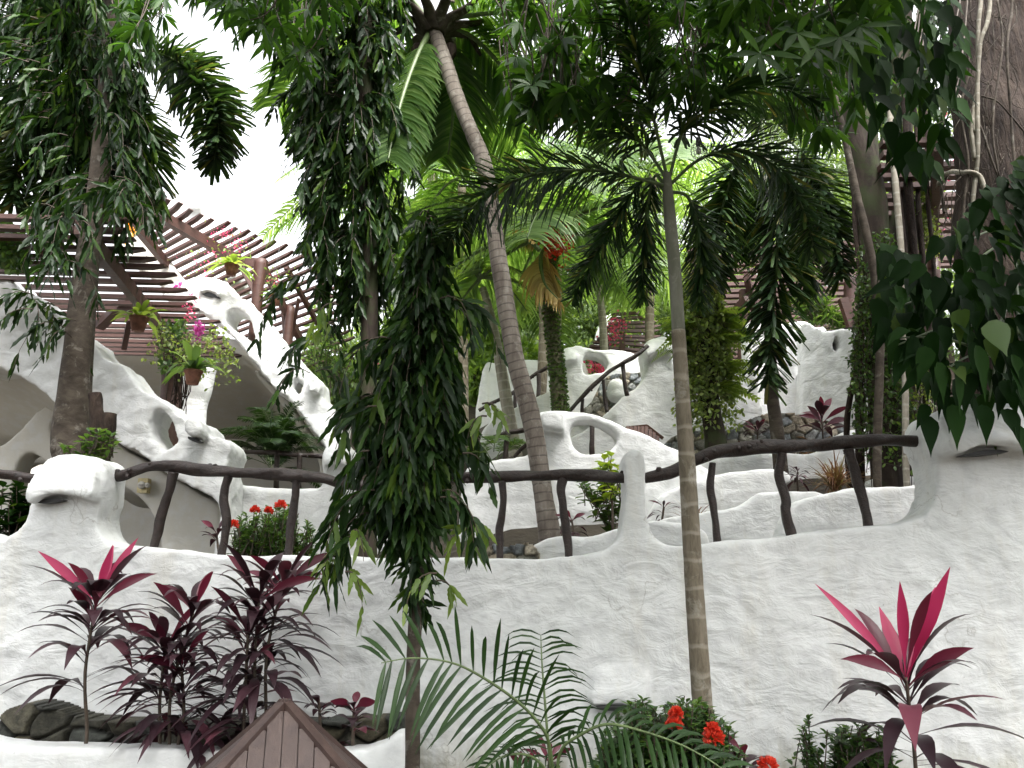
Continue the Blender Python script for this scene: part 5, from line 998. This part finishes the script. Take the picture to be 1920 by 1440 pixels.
bush('leafy shrub with upright shoots left of the right pink cordyline', [(1545, 1370), (1600, 1350), (1660, 1360), (1670, 1430), (1660, 1500), (1570, 1500)], (4.9, 5.3), 120, .074, 'ixora', (.3, .5), group=GI, dens=75)
bush('low green shoots below the arching palm', [(1000, 1430), (1020, 1415), (1090, 1430), (1100, 1490), (1000, 1490)], (4.6, 5.0), 24, .05, 'ixora', (.2, .4), group=GI, W=.35)
bush('red flowered shrub on the terrace behind the left log railing', [(432, 1000), (440, 970), (480, 955), (530, 945), (575, 965), (590, 1000), (575, 1045), (440, 1045)], (7.0, 7.7), 200, .075, 'ixora', (.25, .45), group='leafy shrubs', flowers=((527, 948, 6.9, .035), (478, 957, 6.95, .025), (436, 985, 6.9, .035), (504, 958, 6.9, .02)), dens=65)
bush('yellow green broad leaved shrub between the coconut trunk and the slim post', [(1120, 870), (1135, 845), (1160, 845), (1172, 875), (1165, 900), (1140, 895)], (7.0, 7.2), 12, .12, 'croton', (.15, .3), name='croton', cat='shrub', group='leafy shrubs', W=.6, dens=40)
bush('mid green broad leaved shrub below the yellow green one', [(1075, 905), (1120, 890), (1170, 900), (1180, 940), (1165, 975), (1130, 985), (1110, 930)], (7.1, 7.5), 34, .10, 'fern_mid', (.15, .35), name='croton', cat='shrub', group='leafy shrubs', W=.6, dens=36)
bush('dark glossy shrub at the far left edge beside the hooded pier', [(-10, 910), (30, 905), (55, 930), (62, 965), (40, 1000), (-10, 990)], (7.0, 7.5), 34, .14, 'philo', (.2, .35), group='leafy shrubs', W=.6, dens=36)
bush('green sprout growing out of the foot of the thick left trunk', [(110, 840), (150, 815), (180, 790), (210, 800), (215, 830), (190, 850), (130, 860)], (6.75, 6.9), 26, .10, 'fern_mid', (.15, .25), group='leafy shrubs', W=.5, dens=34)
bush('low dark plants filling the fieldstone bed', [(1370, 850), (1400, 835), (1480, 828), (1560, 815), (1590, 830), (1590, 870), (1370, 870)], (9.1, 9.5), 70, .16, 'bronze', (.1, .25), group='leafy shrubs', W=.3, dens=40)
bush('green grassy shrub on top of the angled white wall', [(1470, 600), (1490, 560), (1530, 545), (1570, 560), (1600, 600)], (11.2, 11.8), 60, .28, 'fern_mid', (.15, .3), group='leafy shrubs', W=.12, dens=40)
bush('leafy shrub at the foot of the far spine of the left house', [(560, 640), (590, 600), (640, 610), (670, 680), (650, 740), (600, 700)], (13.4, 14.2), 90, .10, 'vine_dark', (.2, .5), group='leafy shrubs', dens=50)
bush('dark green shrub under the far handrail', [(900, 860), (905, 800), (960, 770), (1000, 760), (1005, 800), (960, 850)], (12.6, 13.2), 80, .12, 'forest', (.3, .5), group='leafy shrubs', dens=40)
def blades(label, px, py, Y, n, L, mat, W=.018, droop=.5, name='grass_plant', el=(.4, 1.4), group='strappy plants'):
    c = at(px, py, Y); r = empty(name, c, label, 'plant', group); a = U(0, 6.28, n); e_ = U(*el, n); D = np.stack([np.cos(a)*np.cos(e_), np.sin(a)*np.cos(e_), np.sin(e_)], 1)
    lv = LV(); lv.add(np.tile(c, (n, 1))+U(-.04, .04, (n, 3)), D, np.cross(D, [0, 0, 1.])+.01, L*U(.6, 1.15, n), W, 'blade', droop=droop*U(.4, 1.3, n), fold=.3); lv.build('leaves', M[mat], r); return r
blades('bronze grassy plant with long thin arching blades behind the right rail', 1568, 915, 7.6, 150, .52, 'bronze', .016)
blades('small bronze bladed plant behind the slim ringed palm trunk', 1300, 985, 7.4, 60, .40, 'bronze', .014)
blades('tuft of bronze blades under the rail beside the slim post', 1420, 985, 7.3, 0+30, .2, 'bronze', .012)

# bushy palm on the terrace
def clump_palm(label, px, py, Y, n, L, mat, lean=.5, leafL=.22, W=.018, npl=34, name='bamboo_palm', group='small palms'):
    c = at(px, py, Y); z = float(terrain(c[0], c[1])); c = np.array([c[0], c[1], c[2]]); r = empty(name, c, label, 'palm', group)
    for i in range(n):
        a = i*2.4; e_ = U(.35, 1.35); o = np.array([math.cos(a), math.sin(a), 0]); s = L*U(.7, 1.1); b = c+np.array([0, 0, U(0, .45)*L])+o*.05
        P = [b+(o*math.cos(e_)*t+np.array([0, 0, math.sin(e_)*t-lean*t*t]))*s for t in (0, .3, .6, 1)]
        frond(r, P, leafL, W, npl, M[mat], M['stem'], rach=.006, droop=.3, start=.25, lean=.55)
    return r
clump_palm('bushy bamboo palm in the shaded room below the far spine', 512, 885, 10.9, 34, 1.1, 'areca', leafL=.24, W=.015, npl=44)
clump_palm('small feathery palm left of the coconut trunk foot', 925, 880, 9.2, 9, .7, 'fern_mid')

# arching palm in the foreground
ar = empty('areca_palm', at(1040, 1500, 4.25), 'slender arching palm with fine long leaflets in front of the wall', 'palm', 'small palms')
AK = dict(rach=.0085, prof='leaflet', fold=.3, jitter=.04)
def areca(L, Y0, Y1, n, leafL, up, W=.022, **kw):
    k = dict(AK); k.update(kw); return frond(ar, fpx(L, Y0, Y1), leafL, W, n, M['areca'], M['stem'], mode='flat', up=up, **k)
areca([(1040, 1500), (1030, 1397), (1005, 1350), (960, 1307), (893, 1263), (840, 1241), (773, 1234), (715, 1243)], 4.25, 3.7, 19, .40, (0, -1, .25), start=.22, lean=.62, droop=.28, tipscale=.62, W=.024)
areca([(1038, 1500), (1030, 1420), (1022, 1320), (1016, 1240), (1014, 1190)], 4.25, 4.35, 20, .40, (0, -1, .1), start=.25, lean=.55, droop=.55, tipscale=.6, W=.014)
areca([(1042, 1500), (1050, 1412), (1090, 1377), (1140, 1358), (1207, 1372), (1280, 1398), (1345, 1435), (1400, 1480)], 4.25, 3.8, 22, .30, (0, -.6, .8), start=.22, lean=.5, droop=.5, W=.024)
areca([(1040, 1500), (1020, 1440), (985, 1415), (940, 1420), (900, 1450)], 4.25, 4.0, 16, .26, (0, -.5, .8), droop=.5)

# hanging ferns and orchids
def hanging_fern(label, px, py, Y, L, n=18, hang=.9, mat='fern', group='hanging pots of ferns'):
    c = at(px, py, Y); r = empty('hanging_pot', c, label, 'hanging plant', group)
    mb = MB(); mb.lathe(c, [(0, -.10), (.07, -.10), (.09, -.02), (.105, .05), (.115, .05), (.115, .075), (.095, .075), (.09, .04), (0, .04)], 18); mb.build('pot', M['clay'], r)
    mb = MB()
    for k in range(3): a = k*2.1; mb.tube([c+np.array([.11*math.cos(a), .11*math.sin(a), .07]), c+np.array([0, 0, hang])], .0022, 4, 1, ends=False)
    mb.build('wire', M['wire'], r); a = np.arange(n)*2.4; e_ = U(.25, 1.3, n); D = np.stack([np.cos(a)*np.cos(e_), np.sin(a)*np.cos(e_), np.sin(e_)], 1)
    lv = LV(); lv.add(np.tile(c+np.array([0, 0, .05]), (n, 1)), D, np.cross(D, [0, 0, 1.]), L*U(.7, 1.15, n), L*.16, 'strap', droop=.55*U(.5, 1.3, n), fold=.25, wave=.06); lv.build('leaves', M[mat], r); return r
hanging_fern('terracotta pot with bird nest fern hanging under the left slatted roof', 260, 606, 9.2, .44, 22)
hanging_fern('bright lime fern in a hanging pot under the fan shaped roof', 434, 505, 11.6, .48, 26, 1.0)
hanging_fern('hanging pot with long drooping fern fronds in front of the white column', 362, 706, 9.6, .62, 18, .9, 'fern_mid')
hanging_fern('small hanging fern pot left of the far roof posts', 516, 562, 13.0, .42, 16, 1.0, 'fern_mid')
hanging_fern('hanging pot half hidden behind the left hanging sprays', 92, 462, 8.2, .45, 16, .6)
def blossoms(label, px, py, Y, n, rad, mat, name='orchid', cat='flowers', leafn=0, lmat='vine', group='blossoms on the slatted roofs', pet=.035, sq=(1, .6, 1)):
    c = at(px, py, Y); r = empty(name, c, label, cat, group); B = c+RNG.normal(0, .5, (n, 3))*rad*np.array(sq); D = rdir(n); lv = LV(); lv.add(B, D, perp(D), pet*U(.8, 1.2, n), pet*.9, 'oval', fold=.2); lv.build('petals', M[mat], r)
    if leafn:
        B = c+RNG.normal(0, .8, (leafn, 3))*rad*np.array(sq)*1.3; D = nrm(rdir(leafn)+DOWN*.3); lv = LV(); lv.add(B, D, perp(D), .06*U(.7, 1.3, leafn), .035, 'oval', fold=.2); lv.build('leaves', M[lmat], r)
    return r
blossoms('magenta orchid cluster hanging beside the vine wrapped post', 373, 618, 9.3, 110, .09, 'magenta', sq=(.6, .6, 1.1), leafn=0)
blossoms('string of pink blossoms right of the magenta orchid, against the far spine', 357, 578, 9.9, 60, .16, 'pinkfl', sq=(.4, .6, 1.5))
blossoms('pink blossoms trailing under the fan shaped roof left of the lime fern', 392, 488, 12.2, 45, .3, 'pinkfl', sq=(1, .5, 1), leafn=60)
blossoms('pink blossoms on top of the fan shaped roof', 420, 437, 12.2, 50, .2, 'pinkfl', sq=(1, .5, .5), leafn=0)
blossoms('few pink blossoms above the lime fern', 445, 462, 12.3, 40, .2, 'pinkfl', sq=(1, .5, .6), leafn=20)
blossoms('pink blossoms beside the far roof posts', 515, 525, 13.2, 26, .2, 'pinkfl', sq=(1, .5, .6), leafn=60)
blossoms('magenta blossoms caught at the tip of the left roof slats', 332, 536, 10.0, 30, .08, 'magenta', sq=(1, .5, .5))
blossoms('red bougainvillea on the small far slatted roof', 1153, 616, 16.6, 120, .28, 'pinkfl', sq=(1, .5, 1.2), leafn=120, pet=.06)
blossoms('pink bougainvillea seen through the square hole of the stair wall', 1125, 690, 14.0, 110, .22, 'pinkfl', sq=(1.2, .5, .6), leafn=50, pet=.06)
blossoms('pink bougainvillea over the slatted roof left of the huge trunk', 1768, 320, 9.2, 190, .5, 'pinkfl', sq=(.6, .6, 1.6), leafn=220, pet=.045)
blossoms('yellow orange leaves at the left end of the fan shaped roof', 246, 434, 10.6, 26, .12, 'orange', name='climbing_flower', sq=(.5, .5, 1.2), pet=.06)
blossoms('pale pink blossom among the hanging roots of the left post', 700, 690, 9.0, 1+20, .06, 'pinkfl')
# vine wrapped around the pergola post
vp = empty('climbing_vine', at(330, 700, 10.4), 'tangle of lime leaves and dry roots wrapped round the left pergola post', 'climbing plant')
vine_curtain(vp, [(330, 610, 40), (360, 610, 60), (400, 640, 36), (390, 650, 40)], 10.2, 60, (.2, .6), 0, .05, 'vine', dens=26, depth=.25)
lv = LV(); n = 500; B = np.array([at(U(300, 350), U(600, 700), U(10.3, 10.8)) for _ in range(n)]); D = nrm(rdir(n)+DOWN*.3); lv.add(B, D, perp(D), .07, .05, 'oval'); lv.build('dark_leaves', M['vine_dark'], vp)
mb = MB()
for i in range(26): x = U(318, 350); mb.tube([at(x, U(620, 690), 10.4), at(x+U(-8, 8), 730, 10.35), at(x+U(-12, 6), U(740, 790), 10.4)], .007, 4, 5, wob=.03)
mb.build('dry_roots', M['bark_fig'], vp)
iv = empty('ivy', at(20, 450, 8.2), 'patch of bright green leaves over the slats at the far left', 'climbing plant')
lv = LV(); n = 900; B = np.array([at(x, y, U(7.9, 8.5)) for x, y in rand_in([(-20, 410), (20, 420), (55, 460), (50, 500), (20, 510), (-20, 480)], n)]); D = nrm(rdir(n)+DOWN*.3); lv.add(B, D, perp(D), .07, .055, 'oval'); lv.build('leaves', M['vine_dark'], iv)

# ------------------------------------------------------------------ camera and light
cam = bpy.data.cameras.new('camera'); co = bpy.data.objects.new('camera', cam); COL.objects.link(co); SC.camera = co
cam.sensor_width = 36; cam.lens = 36*F/1920; cam.clip_end = 500; co.location = (0, 0, CH); co.rotation_euler = (math.pi/2+PITCH, 0, 0)
w = bpy.data.worlds.new('World'); SC.world = w; w.use_nodes = True; nt = w.node_tree; nt.nodes.clear()
sky = N_(nt, 'ShaderNodeTexSky'); sky.sky_type = 'NISHITA'; sky.sun_disc = False
EL, AZ = 60.0, 150.0
sky.sun_elevation = R(EL); sky.sun_rotation = R(AZ); sky.dust_density = 6; sky.air_density = 1.2; sky.ozone_density = 1
hs = N_(nt, 'ShaderNodeHueSaturation'); hs.inputs['Saturation'].default_value = .12; bg = N_(nt, 'ShaderNodeBackground'); bg.inputs[1].default_value = .15
wo = N_(nt, 'ShaderNodeOutputWorld'); nt.links.new(sky.outputs[0], hs.inputs['Color']); nt.links.new(hs.outputs[0], bg.inputs[0]); nt.links.new(bg.outputs[0], wo.inputs[0])
sl = bpy.data.lights.new('sun', 'SUN'); sl.energy = 1.1; sl.angle = R(28); sl.color = (1, .97, .92); so = bpy.data.objects.new('sun', sl); COL.objects.link(so)
d_ = Vector((math.sin(R(AZ))*math.cos(R(EL)), math.cos(R(AZ))*math.cos(R(EL)), math.sin(R(EL)))); so.rotation_euler = d_.to_track_quat('Z', 'Y').to_euler()
SC.view_settings.view_transform = 'Standard'; SC.view_settings.look = 'None'; SC.view_settings.gamma = 1; SC.view_settings.exposure = 2.22
SC.render.engine = 'CYCLES'; SC.cycles.max_bounces = 7; SC.cycles.diffuse_bounces = 4; SC.cycles.glossy_bounces = 2; SC.cycles.transmission_bounces = 4
